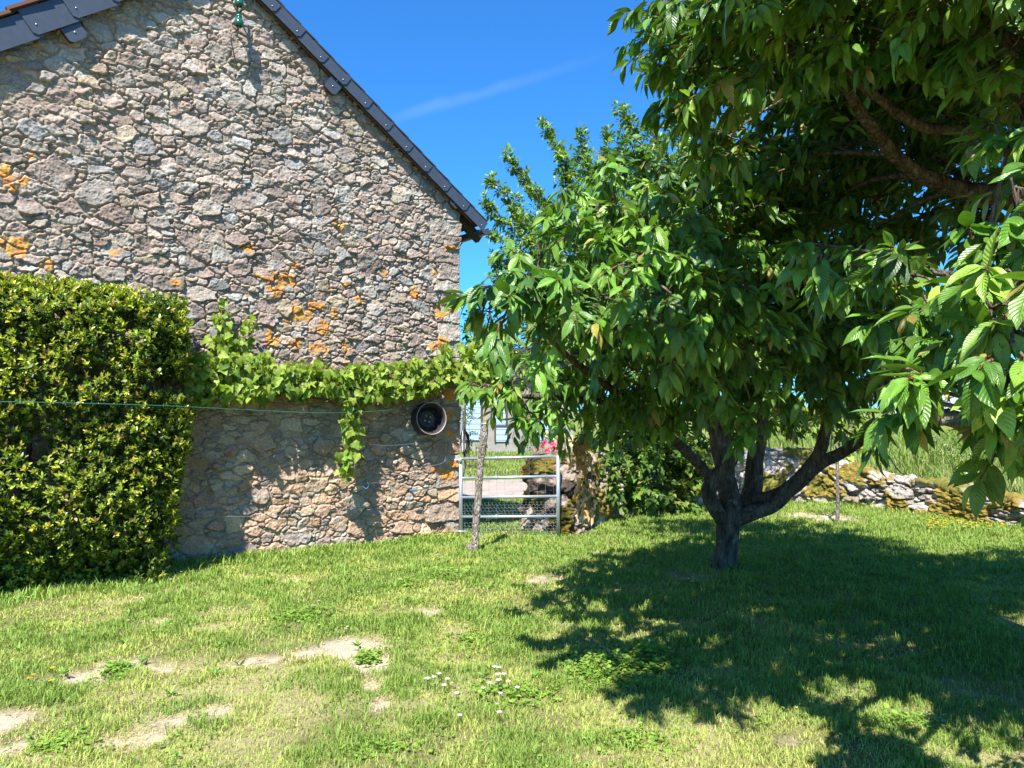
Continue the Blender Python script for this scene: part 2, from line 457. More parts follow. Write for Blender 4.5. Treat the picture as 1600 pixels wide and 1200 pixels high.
# ------------------------------------------------------------------ terrain
DIRT = [(120, 1058, 50, 11, .8), (195, 1042, 60, 13, .95), (270, 1046, 55, 9, .62), (350, 1040, 60, 8, .66), (425, 1032, 55, 9, .72), (490, 1020, 50, 13, .95), (548, 1014, 58, 18, 1.15), (578, 1042, 30, 22, 1.0), (578, 1072, 24, 20, .8), (590, 1105, 22, 18, .6),
        (245, 1148, 48, 16, .9), (295, 1130, 55, 16, .78), (345, 1115, 40, 11, .75), (10, 1125, 45, 22, 1.0), (20, 1165, 55, 22, .95), (185, 1155, 35, 9, .6), (845, 905, 45, 8, .75), (660, 957, 35, 7, .7), (1080, 905, 35, 8, .6), (1285, 808, 50, 8, .9),
        (235, 970, 35, 7, .55), (1190, 1120, 45, 12, .65), (1255, 1160, 45, 12, .62), (95, 935, 25, 5, .6), (880, 975, 30, 7, .6), (470, 905, 25, 5, .6), (1120, 895, 50, 9, .6)]
def dirt_mask(x, y):
    m = np.zeros_like(x)
    for px, py, rx, ry, wt in DIRT:
        c = ground(px, py); k = c[1] / F
        a = rx * k; b = ry * c[1] / (py - 645)
        q = ((x - c[0]) / a) ** 2 + ((y - c[1]) / b) ** 2
        m = np.maximum(m, wt * np.exp(-q * 0.8))
    w = fbm(x * 3.2, y * 3.2, 4, 77)
    w2 = fbm(x * 11, y * 11, 3, 78)
    return sstep(0.25, 1.0, m * 0.98 + (w - 0.5) * .75 + (w2 - .5) * .9)
def zgr(x, y):
    x = np.asarray(x, float); y = np.asarray(y, float)
    z = (fbm(x * 0.9, y * 0.9, 3, 5) - 0.5) * 0.05 + (fbm(x * 4, y * 4, 2, 6) - 0.5) * 0.022
    z = z * sstep(80, 20, np.hypot(x, y))
    z = z + sstep(3.0, 9.0, x - (y - 14) * 0.1) * (sstep(13.0, 20, y + 0.25 * x - 1.2) * 0.55 + sstep(20, 60, y) * 1.0)
    z = z + sstep(40, 300, y) * 2.0 * sstep(-40, 60, x)
    return z
def build_ground():
    def axis(lo, hi, st, far):
        a = np.arange(lo, hi, st)
        g = np.cumsum(st * 1.28 ** np.arange(1, 60)); g = g[g < far]
        return np.concatenate([(lo - g)[::-1], a, a[-1] + g])
    xs = axis(-7, 9, 0.045, 900); ys = axis(1.5, 15, 0.045, 900)
    X, Y = np.meshgrid(xs, ys); x, y = X.ravel(), Y.ravel()
    d = dirt_mask(x, y)
    n1 = fbm(x * 1.3, y * 1.3, 4, 21); n2 = fbm(x * 6, y * 6, 3, 22)
    far = sstep(12, 18, y)
    turf = np.array([0.16, 0.15, 0.06])[None] * (0.75 + 0.6 * n2[:, None])
    straw = np.array([0.36, 0.31, 0.16])[None] * np.ones((len(x), 1))
    k = sstep(0.42, 0.62, n1)[:, None] * 0.6
    c = turf * (1 - k) + straw * k
    fg = np.array([0.15, 0.19, 0.045])[None] * (0.7 + 0.6 * n1[:, None]) + np.array([0.05, 0.03, 0.0]) * n2[:, None]
    c = c * (1 - far[:, None]) + fg * far[:, None]
    soil = np.array([0.44, 0.36, 0.26])[None] * (0.75 + 0.5 * n2[:, None])
    c = c * (1 - d[:, None]) + soil * d[:, None]
    z = zgr(x, y) - d * 0.02
    o = mesh_np('lawn', np.column_stack([x, y, z]), gridfaces(len(ys), len(xs)), M_ground, None, None, c)
    tag(o, 'sunlit patchy lawn with worn bare earth', None, None, 'structure')
    # gravel yard beyond the gate
    xs = np.linspace(-4, 4.5, 90); t = np.linspace(0, 1, 40)
    X, Tt = np.meshgrid(xs, t); Y = 14.4 + Tt * 3.8 + (fbm(X * 0.8, Tt * 3, 3, 31) - .5) * 1.4
    x, y = X.ravel(), Y.ravel()
    n2 = fbm(x * 5, y * 5, 4, 32)[:, None]
    c = np.array([0.33, 0.275, 0.235]) * (0.75 + 0.5 * n2)
    o = mesh_np('gravel_yard', np.column_stack([x, y, zgr(x, y) + 0.006 + 0.02 * np.sin(np.pi * Tt.ravel())]), gridfaces(40, 90), M_gravel, None, None, c)
    tag(o, 'pale gravel track beyond the gate', None, None, 'structure')

# ------------------------------------------------------------------ stone barn
def roofline():
    r1 = wallhit(717, 323, 0.11); r2 = wallhit(420, 13, 0.11)
    l1 = wallhit(0, 75, 0.11); l2 = wallhit(178, 0, 0.11)
    sr = (r1[1] - r2[1]) / (r1[0] - r2[0]); br = r1[1] - sr * r1[0]
    sl = (l2[1] - l1[1]) / (l2[0] - l1[0]); bl = l1[1] - sl * l1[0]
    ua = (bl - br) / (sr - sl)
    return sr, br, sl, bl, ua
SR, BR, SL, BL, UA = roofline()
ULEFT = 2 * UA - 0.0
print('roof', SR, SL, UA, 'left', ULEFT, 'apex', SR * UA + BR, 'eave', BR)
def build_barn():
    b = thing('stone_barn', 'tall granite rubble gable of an old barn with slate verge and orange lichen', 'barn', W(-3, 0, -2))
    Wd = -ULEFT; apex = SR * UA + BR; Hd = apex + 0.3; res = 0.0068; base = -0.2
    X, Zz, h, ID, ins, n, sz = stone_field(Wd, Hd, res, 5,
        [(0.16, 0.21, 60, 0.03), (0.11, 0.15, 1500, 0.05), (0.075, 0.11, 7000, 0.07), (0.045, 0.075, 22000, 0.09), (0.022, 0.045, 36000, 0.14)], flat=0.60, depth=0.026, joint=.018, rel=.55, quoins=True)
    u = X - Wd; v = Zz + base
    rs = np.random.default_rng(3)
    pal = np.array([[.45, .37, .31], [.42, .34, .29], [.40, .36, .31], [.36, .35, .33], [.43, .38, .32], [.33, .28, .24], [.48, .41, .34], [.40, .31, .26], [.44, .37, .27]])
    palL = np.array([[.50, .38, .29], [.46, .33, .26], [.40, .34, .29], [.52, .42, .31], [.36, .32, .30], [.48, .34, .23]])
    pk = pal[rs.integers(0, len(pal), n)] * np.array([.82, .775, .735]) * rs.uniform(0.8, 1.18, (n, 1)); pl = palL[rs.integers(0, len(palL), n)] * np.array([.92, .80, .71]) * rs.uniform(0.8, 1.15, (n, 1))
    low = sstep(1.6, 1.0, v + (fbm(u * 1.5, v * 1.5, 2, 4) - .5) * .6)[..., None]
    c = pk[ID] * (1 - low) + pl[ID] * low
    sp1 = fbm(u * 70, v * 70, 3, 41)[..., None]; sp2 = fbm(u * 7, v * 7, 4, 42)[..., None]
    c = c * (0.72 + 0.56 * sp1) * (0.78 + 0.44 * sp2)
    gl = sstep(0.60, 0.75, fbm(u * 6 + 30, v * 6, 4, 46))[..., None] * 0.5
    c = c * (1 - gl) + np.array([.44, .43, .38]) * gl
    mort = np.array([.32, .255, .185]) * (0.65 + 0.7 * fbm(u * 25, v * 25, 4, 43)[..., None])
    c = c * ins[..., None] + mort * (1 - ins[..., None])
    # orange lichen
    m = np.zeros_like(u)
    for px, py, r in [(530, 353, 11), (385, 388, 13), (440, 437, 26), (412, 432, 12), (470, 490, 24), (490, 478, 14), (430, 455, 14), (505, 515, 16), (540, 545, 12), (500, 545, 14), (650, 460, 14), (690, 490, 16), (706, 480, 14),
                      (700, 390, 11), (20, 277, 18), (45, 245, 9), (25, 383, 20), (8, 378, 10), (425, 530, 15), (545, 575, 12), (460, 535, 12), (640, 575, 9), (690, 535, 14), (672, 540, 12), (700, 740, 15), (708, 725, 10), (680, 735, 8),
                      (703, 650, 12), (706, 615, 14), (705, 675, 10), (540, 445, 8), (180, 395, 9), (10, 430, 12), (275, 440, 10), (70, 410, 10), (590, 590, 8), (560, 470, 9), (520, 490, 10), (600, 425, 6), (462, 415, 7), (680, 425, 7)]:
        a, bb = wallhit(px, py); rr = r / F * 9.0
        m = np.maximum(m, np.exp(-(((u - a) / (rr * 1.15)) ** 2 + ((v - bb) / (rr * .9)) ** 2) * 0.8))
    li = sstep(0.44, 0.56, m * 0.75 + (fbm(u * 14, v * 14, 4, 44) - 0.5) * 1.0) * sstep(0.2, .6, ins)
    gl2 = sstep(.38, .55, fbm(u * 22, v * 22, 3, 47))[..., None]
    li = (li * 0.88)[..., None] * (.6 + .4 * sstep(.32, .5, fbm(u * 45, v * 45, 3, 48)))[..., None]
    c = c * (1 - li) + (np.array([.62, .22, .018]) * gl2 + np.array([.62, .32, .04]) * (1 - gl2)) * (0.6 + 0.8 * sp1) * li
    h = h + li[..., 0] * 0.003
    P = CORN + u[..., None] * U + v[..., None] * Z + h[..., None] * N
    nz, nx = u.shape
    q = gridfaces(nz, nx)
    top = np.minimum(SR * u + BR, SL * u + BL) + 0.03
    ok = (v < top).ravel()
    q = q[ok[q].all(1)]
    # return of the corner
    Pc = P[:, -1] - 0.55 * N; i0 = nz * nx
    V = np.vstack([P.reshape(-1, 3), Pc]); Cc = np.vstack([c.reshape(-1, 3), c[:, -1]])
    k = np.arange(nz - 1); k = k[(k + 1) * nx < (np.searchsorted(v[:, -1], BR + .03)) * nx]
    q2 = np.column_stack([k * nx + nx - 1, i0 + k, i0 + k + 1, (k + 1) * nx + nx - 1])
    V = np.vstack([V]); Q = np.vstack([q, q2])
    used = np.zeros(len(V), bool); used[Q.ravel()] = True
    idx = np.cumsum(used) - 1
    mesh_np('gable_wall', V[used], idx[Q], M_stone, b, None, Cc[used])
    # side and back walls
    L = 9.0; ev = BR - 0.02
    g = Geo(); g.box(W(-0.5, -0.2, -L), 0.47 * U, (L - 0.52) * N, (ev + 0.2) * Z); g.build('side_wall', M_rubble, b, False)
    g = Geo(); g.box(W(ULEFT, -0.2, -L), 0.5 * U, (L - 0.1) * N, (ev + 0.2) * Z); g.build('side_wall', M_rubble, b, False)
    # roof slopes
    over = 0.11
    ue = 0.235; ul = ULEFT - 0.40
    up = Z * 1.0
    for (ua, ub, s, bb, nm, mt) in ((UA, ue, SR, BR, 'roof_slope', M_slate2), (ul, UA, SL, BL, 'roof_slope', M_slate2)):
        g = Geo(); slopev = unit(U + s * Z); nrm = unit(Z - s * U)
        Ls = (ub - ua) / slopev.dot(U)
        th0 = 0.137 if s < 0 else .21
        p0 = W(ua, s * ua + bb, over + 0.015) + nrm * th0
        nrow = int(Ls / 0.24)
        # courses, each tilted so the lower edge sits proud
        for k in range(nrow):
            a = k * Ls / nrow; l = Ls / nrow * 1.15
            lift = 0.012
            d0 = slopev * l + nrm * (-lift if s < 0 else lift)
            if s < 0:
                o = p0 + slopev * a + nrm * lift * 0.3
                g.box(o, slopev * l + nrm * lift, -N * (L + 0.3), nrm * 0.016)
            else:
                o = p0 + slopev * (a - l * .15) + nrm * lift * 1.2
                g.box(o, slopev * l - nrm * lift, -N * (L + 0.3), nrm * 0.016)
        g.build(nm, mt, b, False)
        g = Geo(); g.box(W(ua, s * ua + bb, over - 0.06) + nrm * 0.06, slopev * Ls, -N * (L + 0.1), nrm * 0.05)
        g.build('roof_boarding', M_timber, b, False)
        # batten along the verge
        g = Geo(); g.box(W(ua, s * ua + bb, over - 0.045) - nrm * 0.012, slopev * (Ls - (0.12 if s < 0 else 0)), N * 0.03, nrm * 0.13)
        g.build('verge_board', M_timber, b, False)
        # verge slates
        stp = 0.345 if s < 0 else 0.40
        nsl = int(Ls / stp)
        for k in range(nsl):
            a = k * Ls / nsl; l = Ls / nsl * 1.14
            if s > 0: a -= l * .12
            tilt = (0.012 if s < 0 else 0.05) * l
            hh = 0.14 if s < 0 else 0.25
            ax = slopev; ay = nrm
            if s > 0:
                ang = -0.07; ax = slopev * math.cos(ang) + nrm * math.sin(ang); ay = nrm * math.cos(ang) - slopev * math.sin(ang)
            jt = rng.normal(0, .010); ax, ay = ax * math.cos(jt) + ay * math.sin(jt), ay * math.cos(jt) - ax * math.sin(jt)
            o = W(ua, s * ua + bb, over) + slopev * (a + rng.normal(0, .006)) + rng.normal(0, .003) * nrm + ay * (-0.005 if s < 0 else -0.03)
            near = 0.008 + 0.010
            # plate with a clipped lower corner
            cut = 0.035
            if s < 0: pts = [(0, 0), (l - cut, 0), (l, cut), (l, hh), (0, hh)]
            else: pts = [(cut, 0), (l, 0), (l, hh), (0, hh), (0, cut)]
            V = []; zf = lambda x: (0.004 + 0.013 * x / l) if s < 0 else (0.017 - 0.013 * x / l)
            for t in (0, 0.007):
                for x, y in pts: V.append(o + ax * x + ay * y + N * (zf(x) + t))
            m5 = 5
            gg = Geo(); gg.add(V, [np.array([[5, 6, 7, 8, 9]]), np.array([[4, 3, 2, 1, 0]]), np.array([[i, (i + 1) % 5, 5 + (i + 1) % 5, 5 + i] for i in range(5)])])
            sl = gg.build('verge_slate', M_slate, b, False)
            nx_ = (l - 0.06) if s < 0 else 0.07
            c0 = o + ax * nx_ + ay * (hh * 0.36) + N * (zf(nx_) + 0.007)
            gg = Geo(); gg.tube([c0, c0 + N * 0.006], 0.0075, 8); gg.build('nail', M_nail, sl)
    # rusty tile edge on the left slope
    g = Geo(); nrm = unit(Z - SL * U); sv = unit(U + SL * Z)
    Ls = (UA - ul) / sv.dot(U)
    for k in range(int(Ls / .40)):
        o = W(ul, SL * ul + BL, over + 0.006) + sv * (k * .40) + nrm * 0.245
        g.box(o, sv * 0.41 - nrm * 0.03, N * 0.05, nrm * 0.03)
    g.build('tile_edge', M_rust, b, False)
    # purlin ends covered with slate plates
    for px, py, s in ((112, 44, 1), (523, 131, -1), (712, 316, -1)):
        uu, vv = wallhit(px, py, 0.10)
        sl_ = SL if s > 0 else SR
        ax = unit(U + sl_ * Z); ay = unit(Z - sl_ * U)
        w_, h_ = (0.19, 0.24) if s > 0 else (0.17, 0.24)
        if px == 712: w_, h_ = 0.15, 0.14
        g = Geo(); g.box(W(uu, vv, 0.0) - ax * (w_ * .42) - ay * (h_ * .38), ax * w_ * .84, N * 0.092, ay * h_ * .84)
        pu = g.build('purlin_end', M_timber, b, False)
        g = Geo(); o = W(uu, vv, 0.095) - ax * w_ / 2 - ay * h_ / 2
        c_ = 0.03; pts = [(c_, 0), (w_ - c_, 0), (w_, c_), (w_, h_), (0, h_), (0, c_)]
        V = [o + ax * x + ay * y + N * t for t in (0, 0.008) for x, y in pts]
        g.add(V, [np.array([[6, 7, 8, 9, 10, 11]]), np.array([[5, 4, 3, 2, 1, 0]]), np.array([[i, (i + 1) % 6, 6 + (i + 1) % 6, 6 + i] for i in range(6)])])
        g.build('cover_slate', M_slate, pu, False)
        for q in (0.32, 0.72):
            c0 = o + ax * w_ * .5 + ay * h_ * q + N * 0.008
            g = Geo(); g.tube([c0, c0 + N * .006], 0.010, 8); g.build('nail', M_nail, pu)
    # eave: soffit, rafter tails, gutter
    sv = unit(U + SR * Z); nr = unit(Z - SR * U)
    for k in range(6):
        g = Geo(); g.box(W(-0.1, SR * -0.1 + BR, -0.05 - k * 0.5) - nr * 0.06, sv * 0.58, -N * 0.08, nr * 0.115); g.build('rafter_tail', M_timber, b, False)
    gu = 0.30; gz = SR * gu + BR + 0.03
    th = np.linspace(math.pi, 2 * math.pi, 11); ring = []
    for r_ in (0.075, 0.070): ring.append([(r_ * math.cos(t), r_ * math.sin(t)) for t in th])
    prof = ring[0] + ring[1][::-1]
    V = []
    for nn in (0.17, -L): V += [W(gu + x, gz + y, nn) for x, y in prof]
    m_ = len(prof)
    Fq = np.array([[i, (i + 1) % m_, m_ + (i + 1) % m_, m_ + i] for i in range(m_)])
    g = Geo(); g.add(V, Fq)
    capv = [W(gu + x, gz + y, 0.165) for x, y in ring[0]]
    g.add(capv, np.array([list(range(len(capv)))]))
    g.tube([W(gu + .075, gz, .17), W(gu + .075, gz, -L)], 0.010, 6)
    g.build('gutter', M_zincd, b)
    for k in range(4):
        g = Geo(); n0 = 0.0 - k * 0.8
        g.tube([W(gu + .078 * math.cos(t), gz + .078 * math.sin(t), n0) for t in th], 0.006, 5); g.build('gutter_bracket', M_zincd, b)
    # insulator bracket high on the gable
def build_insulator():
    u0, v0 = wallhit(362, 18)
    b = thing('insulator_bracket', 'old iron power line bracket with green glass insulators near the gable top', 'wire bracket', W(u0, v0, 0.03))
    g = Geo()
    g.tube([W(u0, v0 + .12, .0), W(u0, v0 + .10, .16)], .011, 6)
    g.tube([W(u0 + .01, v0 - .14, .0), W(u0 + .02, v0 - .13, .17)], .011, 6)
    g.tube([W(u0, v0 + .24, .16), W(u0 + .02, v0 - .28, .17)], .012, 6)
    g.tube([W(u0 + .02, v0 - .27, .17), W(u0 - .05, v0 - .36, .15), W(u0 + .06, v0 - .62, .02)], .008, 6, sub=4)
    g.build('iron_arm', M_rustwire, b)
    for dv, s in ((0.02, 1), (-0.2, 1.0)):
        prof = [(0.012, .08), (.03, .075), (.034, .05), (.028, .035), (.042, .02), (.05, -.02), (.052, -.045), (.03, -.05)]
        V = []; k = 12
        for r_, z in prof:
            for a in range(k): V.append(W(u0 + .012 + r_ * s * math.cos(a * 2 * math.pi / k), v0 + dv + z * s, .22 + r_ * s * math.sin(a * 2 * math.pi / k)))
        Q = [[i * k + j, (i + 1) * k + j, (i + 1) * k + (j + 1) % k, i * k + (j + 1) % k] for i in range(len(prof) - 1) for j in range(k)]
        g = Geo(); g.add(V, [np.array(Q), np.zeros((0, 3), int)]); ii = g.build('insulator', M_glass, b)
        g = Geo(); g.tube([W(u0 + .012, v0 + dv - .06, .165), W(u0 + .012, v0 + dv - .06, .22), W(u0 + .012, v0 + dv + .03, .22)], .008, 6); g.build('pin', M_rustwire, ii)

# ------------------------------------------------------------------ clipped hedge
def build_hedge():
    ur = wallhit(296, 620, 0.75)[0]
    b = thing('clipped_hedge', 'tall clipped evergreen hedge with glossy yellow green leaves against the barn wall', 'hedge', W(ur - 1.3, 0, .4))
    u0 = ULEFT + .35; top = 2.78; d = 0.80
    pts = []; nors = []
    def bumpy(a, b_): return (fbm(a * 2.2, b_ * 2.2, 3, 61) - .5) * .26 + (fbm(a * 7, b_ * 7, 2, 62) - .5) * .10
    def addface(n, fu):
        a = rng.uniform(0, 1, n); c = rng.uniform(0, 1, n); p, q = fu(a, c); pts.append(p); nors.append(q)
    def front(a, c):
        u = u0 + a * (ur - u0); v = 0.03 + c * (top - 0.03)
        dd = d + bumpy(u, v) - .30 * sstep(0.7, 0.0, v) - .35 * sstep(2.45, 2.82, v) - .34 * sstep(ur - .4, ur, u)
        return CORN + u[:, None] * U + v[:, None] * Z + dd[:, None] * N, np.tile(N, (len(u), 1)) + 0.6 * sstep(2.3, 2.8, v)[:, None] * Z + .5 * sstep(ur - .3, ur, u)[:, None] * U
    def topf(a, c):
        u = u0 + a * (ur - u0); nn = 0.03 + c * (d - .05)
        v = top - .02 + bumpy(u, nn + 9) * .8 - .22 * sstep(d - .3, d, nn) - .22 * sstep(ur - .6, ur, u)
        return CORN + u[:, None] * U + v[:, None] * Z + nn[:, None] * N, np.tile(Z, (len(u), 1))
    def side(a, c):
        nn = 0.03 + a * (d - .06); v = .03 + c * (top - .1)
        u = ur + bumpy(nn + 20, v) * .9 - .16 * sstep(1.2, .1, v) - .12 * sstep(d - .3, d, nn) - .1 * sstep(2.4, 2.8, v)
        return CORN + u[:, None] * U + v[:, None] * Z + nn[:, None] * N, np.tile(U, (len(u), 1))
    A1 = (ur - u0) * top
    addface(int(A1 * 950), front); addface(int((ur - u0) * d * 950), topf); addface(int(top * d * 850), side)
    P = np.vstack(pts); Q = unit(np.vstack(nors))
    hole = fbm(P[:, 0] * 2.6 + P[:, 1] * 1.3, P[:, 2] * 3.2, 3, 66)
    keep = hole < 0.74
    P, Q = P[keep], Q[keep]; hole = hole[keep]
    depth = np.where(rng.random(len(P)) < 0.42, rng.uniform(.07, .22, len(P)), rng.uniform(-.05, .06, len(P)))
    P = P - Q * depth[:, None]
    sd = unit(Q * .7 + Z * .75 + np.array([-.2, -.3, 0]) + rng.normal(0, .42, Q.shape))
    g = Geo(); nl = 8
    T = []; AX = []; NO = []; S = []; C = []
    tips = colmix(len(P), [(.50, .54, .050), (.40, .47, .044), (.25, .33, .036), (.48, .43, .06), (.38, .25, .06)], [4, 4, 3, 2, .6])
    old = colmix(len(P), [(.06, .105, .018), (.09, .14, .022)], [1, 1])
    a = unit(np.cross(sd, rand_unit(len(P)))); bb = np.cross(sd, a)
    for k in range(nl):
        ph = k * 2.4 + rng.uniform(-.3, .3, len(P))
        rad = np.cos(ph)[:, None] * a + np.sin(ph)[:, None] * bb
        t = k / nl
        T.append(P + sd * (0.065 * (t - .5))[..., None] if False else P + sd * (0.07 * (t - .5)))
        AX.append(unit(rad * (1.0 - .55 * t) + sd * (.35 + .8 * t) + rng.normal(0, .15, rad.shape)))
        NO.append(sd + .3 * Z + rng.normal(0, .2, rad.shape))
        S.append(rng.uniform(.042, .066, len(P)) * (1 - .25 * t))
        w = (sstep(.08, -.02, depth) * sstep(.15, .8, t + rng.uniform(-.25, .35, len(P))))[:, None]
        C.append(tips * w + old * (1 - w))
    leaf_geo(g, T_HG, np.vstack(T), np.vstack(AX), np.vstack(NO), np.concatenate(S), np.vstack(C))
    # a few yellowed leaves
    m = rng.choice(len(P), 260); ax = unit(rand_unit(260) + Q[m] * .4)
    leaf_geo(g, T_HG, P[m] + Q[m] * .05, ax, Q[m] + rand_unit(260) * .6, rng.uniform(.05, .075, 260), colmix(260, [(.42, .36, .10), (.45, .30, .16), (.40, .42, .2)], [3, 1, 2]))
    g.build('foliage', M_hedge, b)
    g = Geo()
    for k in range(9):
        uu = u0 + (k + .5) / 9 * (ur - u0) + rng.uniform(-.1, .1)
        p = [W(uu + rng.uniform(-.06, .06), z, .2 + rng.uniform(-.06, .06)) for z in (-.1, .4, .9, 1.5, 2.2)]
        g.tube(p, [.035, .03, .026, .018, .01], 7, sub=3, rough=.2)
        for j in range(10):
            z = rng.uniform(.2, 2.2); st = W(uu, z, .2); g.tube([st, st + N * rng.uniform(-.25, .12) + U * rng.uniform(-.25, .25) + Z * .2], [.012, .004], 5)
    g.build('stems', M_bark, b)

# ------------------------------------------------------------------ vine, wires
def build_vine():
    b = thing('grape_vine', 'bright green grape vine trained in a band along the barn wall', 'vine', W(-2.2, 0, .2))
    g = Geo(); P = []; OUT = []
    def band(px0, py0, px1, py1, ry, n, d0, d1, q=1.0):
        t = rng.random(n); px = px0 + t * (px1 - px0) + rng.normal(0, 6, n); py = py0 + t * (py1 - py0) + rng.uniform(-1, 1, n) * ry * (0.6 + .8 * fbm(px * .03, px * 0 + 3, 2, 71))
        for a, c in zip(px, py):
            o = rng.uniform(d0, d1); uu, vv = wallhit(a, c, o); P.append(W(uu, vv, o)); OUT.append(N)
    band(300, 590, 420, 585, 36, 560, .06, .42); band(400, 590, 560, 596, 25, 600, .08, .42); band(540, 597, 650, 592, 22, 420, .08, .38)
    band(640, 590, 740, 576, 22, 420, .08, .36); band(720, 572, 800, 560, 45, 230, -.1, .45)
    band(355, 560, 345, 480, 14, 60, .04, .25); band(330, 545, 395, 520, 22, 70, .04, .3)
    band(545, 610, 540, 660, 18, 60, .15, .4); band(555, 640, 540, 735, 16, 85, .2, .42); band(590, 600, 560, 640, 12, 30, .15, .4)
    band(480, 590, 505, 570, 14, 40, .1, .35); band(690, 570, 700, 545, 18, 50, .1, .35); band(300, 610, 330, 600, 26, 50, .1, .4)
    P = np.array(P); n = len(P)
    nor = unit(np.tile(N, (n, 1)) * .7 + Z * .5 + rng.normal(0, .42, (n, 3)) - 0.25 * U)
    ax = unit(np.tile(-Z, (n, 1)) * .8 + rng.normal(0, .55, (n, 3)) + N * .15)
    c = colmix(n, [(.27, .38, .045), (.20, .31, .035), (.33, .43, .07), (.12, .21, .03)], [4, 4, 2.2, 2])
    leaf_geo(g, T_VN, P, ax, nor, rng.uniform(.052, .098, n), c)
    g.build('leaves', M_vine, b)
    g = Geo()
    def cane(L, r0, r1, off):
        pts = []
        for k, (px, py) in enumerate(L):
            o = off + rng.uniform(-.05, .05); uu, vv = wallhit(px, py, o); pts.append(W(uu, vv, o))
        g.tube(pts, np.linspace(r0, r1, len(pts)), 7, sub=5, rough=.25)
    cane([(350, 618), (400, 622), (460, 618), (520, 626), (580, 618), (640, 612), (700, 606), (740, 600), (790, 590)], .017, .010, .2)
    cane([(520, 626), (470, 632), (420, 628), (370, 612)], .010, .006, .25)
    cane([(548, 612), (556, 650), (545, 690), (538, 735)], .007, .003, .3)
    cane([(350, 600), (350, 540), (346, 485)], .007, .003, .15)
    for k in range(60):
        a = rng.uniform(330, 760); cane([(a, 610 + rng.uniform(-10, 10)), (a + rng.uniform(-22, 22), 585 + rng.uniform(-20, 30)), (a + rng.uniform(-40, 40), 560 + rng.uniform(-10, 70))], .004, .0025, .28)
    cane([(545, 618), (556, 628), (562, 640)], .006, .005, .35)
    g.build('canes', M_twig, b)

def wire(name, label, cat, pts, mat, r=.0025):
    P = [W(*wallhit(px, py, o), o) for px, py, o in pts]
    g = Geo(); g.tube(P, r, 5, sub=6)
    return tag(g.build(name, mat), label, cat)
def build_wires():
    wire('plastic_wire', 'green plastic coated wire strung across the hedge and the barn wall', 'wire',
         [(-40, 627, 1.1), (80, 629, 1.08), (200, 632, 1.0), (280, 635, .93), (398, 641, .65), (495, 645, .5), (560, 644, .4), (640, 638, .22), (712, 631, .06)], M_wiregreen, .0030)
    wire('fence_wire', 'low slack steel wire running along the shaded foot of the wall', 'wire',
         [(285, 806, .3), (350, 807, .3), (420, 806, .28), (500, 800, .25), (560, 793, .15), (600, 788, .07)], M_wire, .0028)
    wire('fence_wire', 'steel wire just below the wheel rim ending near the corner', 'wire',
         [(575, 694, .2), (610, 696, .2), (660, 692, .12), (714, 689, .06)], M_wire, .0022)
    wire('fence_wire', 'steel wire with a blue cord loop sloping up toward the corner', 'wire',
         [(566, 757, .25), (610, 750, .2), (650, 733, .15), (690, 724, .1), (700, 712, .06)], M_wire, .0026)
    wire('iron_rod', 'thin rusty rod reaching from the blue knot to the corner', 'rod',
         [(645, 766, .12), (680, 763, .1), (712, 757, .06)], M_rustwire, .007)
    wire('dangling_wire', 'bent end of wire hanging beside the orange lichen patch', 'wire',
         [(700, 690, .06), (699, 705, .09), (694, 722, .08)], M_rustwire, .004)
    for (px, py, o, lab) in ((569, 757, .26, 'blue cord loop hanging on a wire below the vine'), (646, 766, .13, 'blue cord knot wrapped on the end of the rusty rod')):
        u0, v0 = wallhit(px, py, o); g = Geo()
        if px < 600:
            g.tube([W(u0 + .025 * math.cos(t), v0 - .01 + .035 * math.sin(t), o + .01 * t) for t in np.linspace(0, 7.5, 18)], .0045, 6)
            g.tube([W(u0 + .03, v0, o), W(u0 + .05, v0 + .02, o), W(u0 + .07, v0 - .03, o)], .0035, 6, sub=3)
        else:
            g.tube([W(u0 - .05 + .1 * k / 40, v0 + .014 * math.sin(k * 1.3), o + .014 * math.cos(k * 1.3)) for k in range(41)], .004, 5)
        tag(g.build('blue_cord', M_blue), lab, 'cord')
    # white cable on the corner and a dark hose hanging behind it
    g = Geo(); g.tube([W(.03, v, .03 + .012 * math.sin(v * 9)) for v in np.linspace(1.08, 1.62, 14)], .011, 6)
    tag(g.build('white_cable', M_white), 'white cable running down the barn corner above the gate', 'cable')
    g = Geo(); c = W(.13, 1.22, -.1)
    for k in range(3):
        g.tube([c + U * (.05 * math.cos(t) + .006 * k) + Z * (.16 * math.sin(t) - .02 * k) + N * (.02 * k) for t in np.linspace(0, 6.28, 28)], .008, 6)
    g.tube([c - Z * .16, c - Z * .35 + U * .02, c - Z * .5 - U * .02], .008, 6, sub=4)
    tag(g.build('hose_coil', M_black), 'dark hose coiled on the side of the barn corner', 'hose')

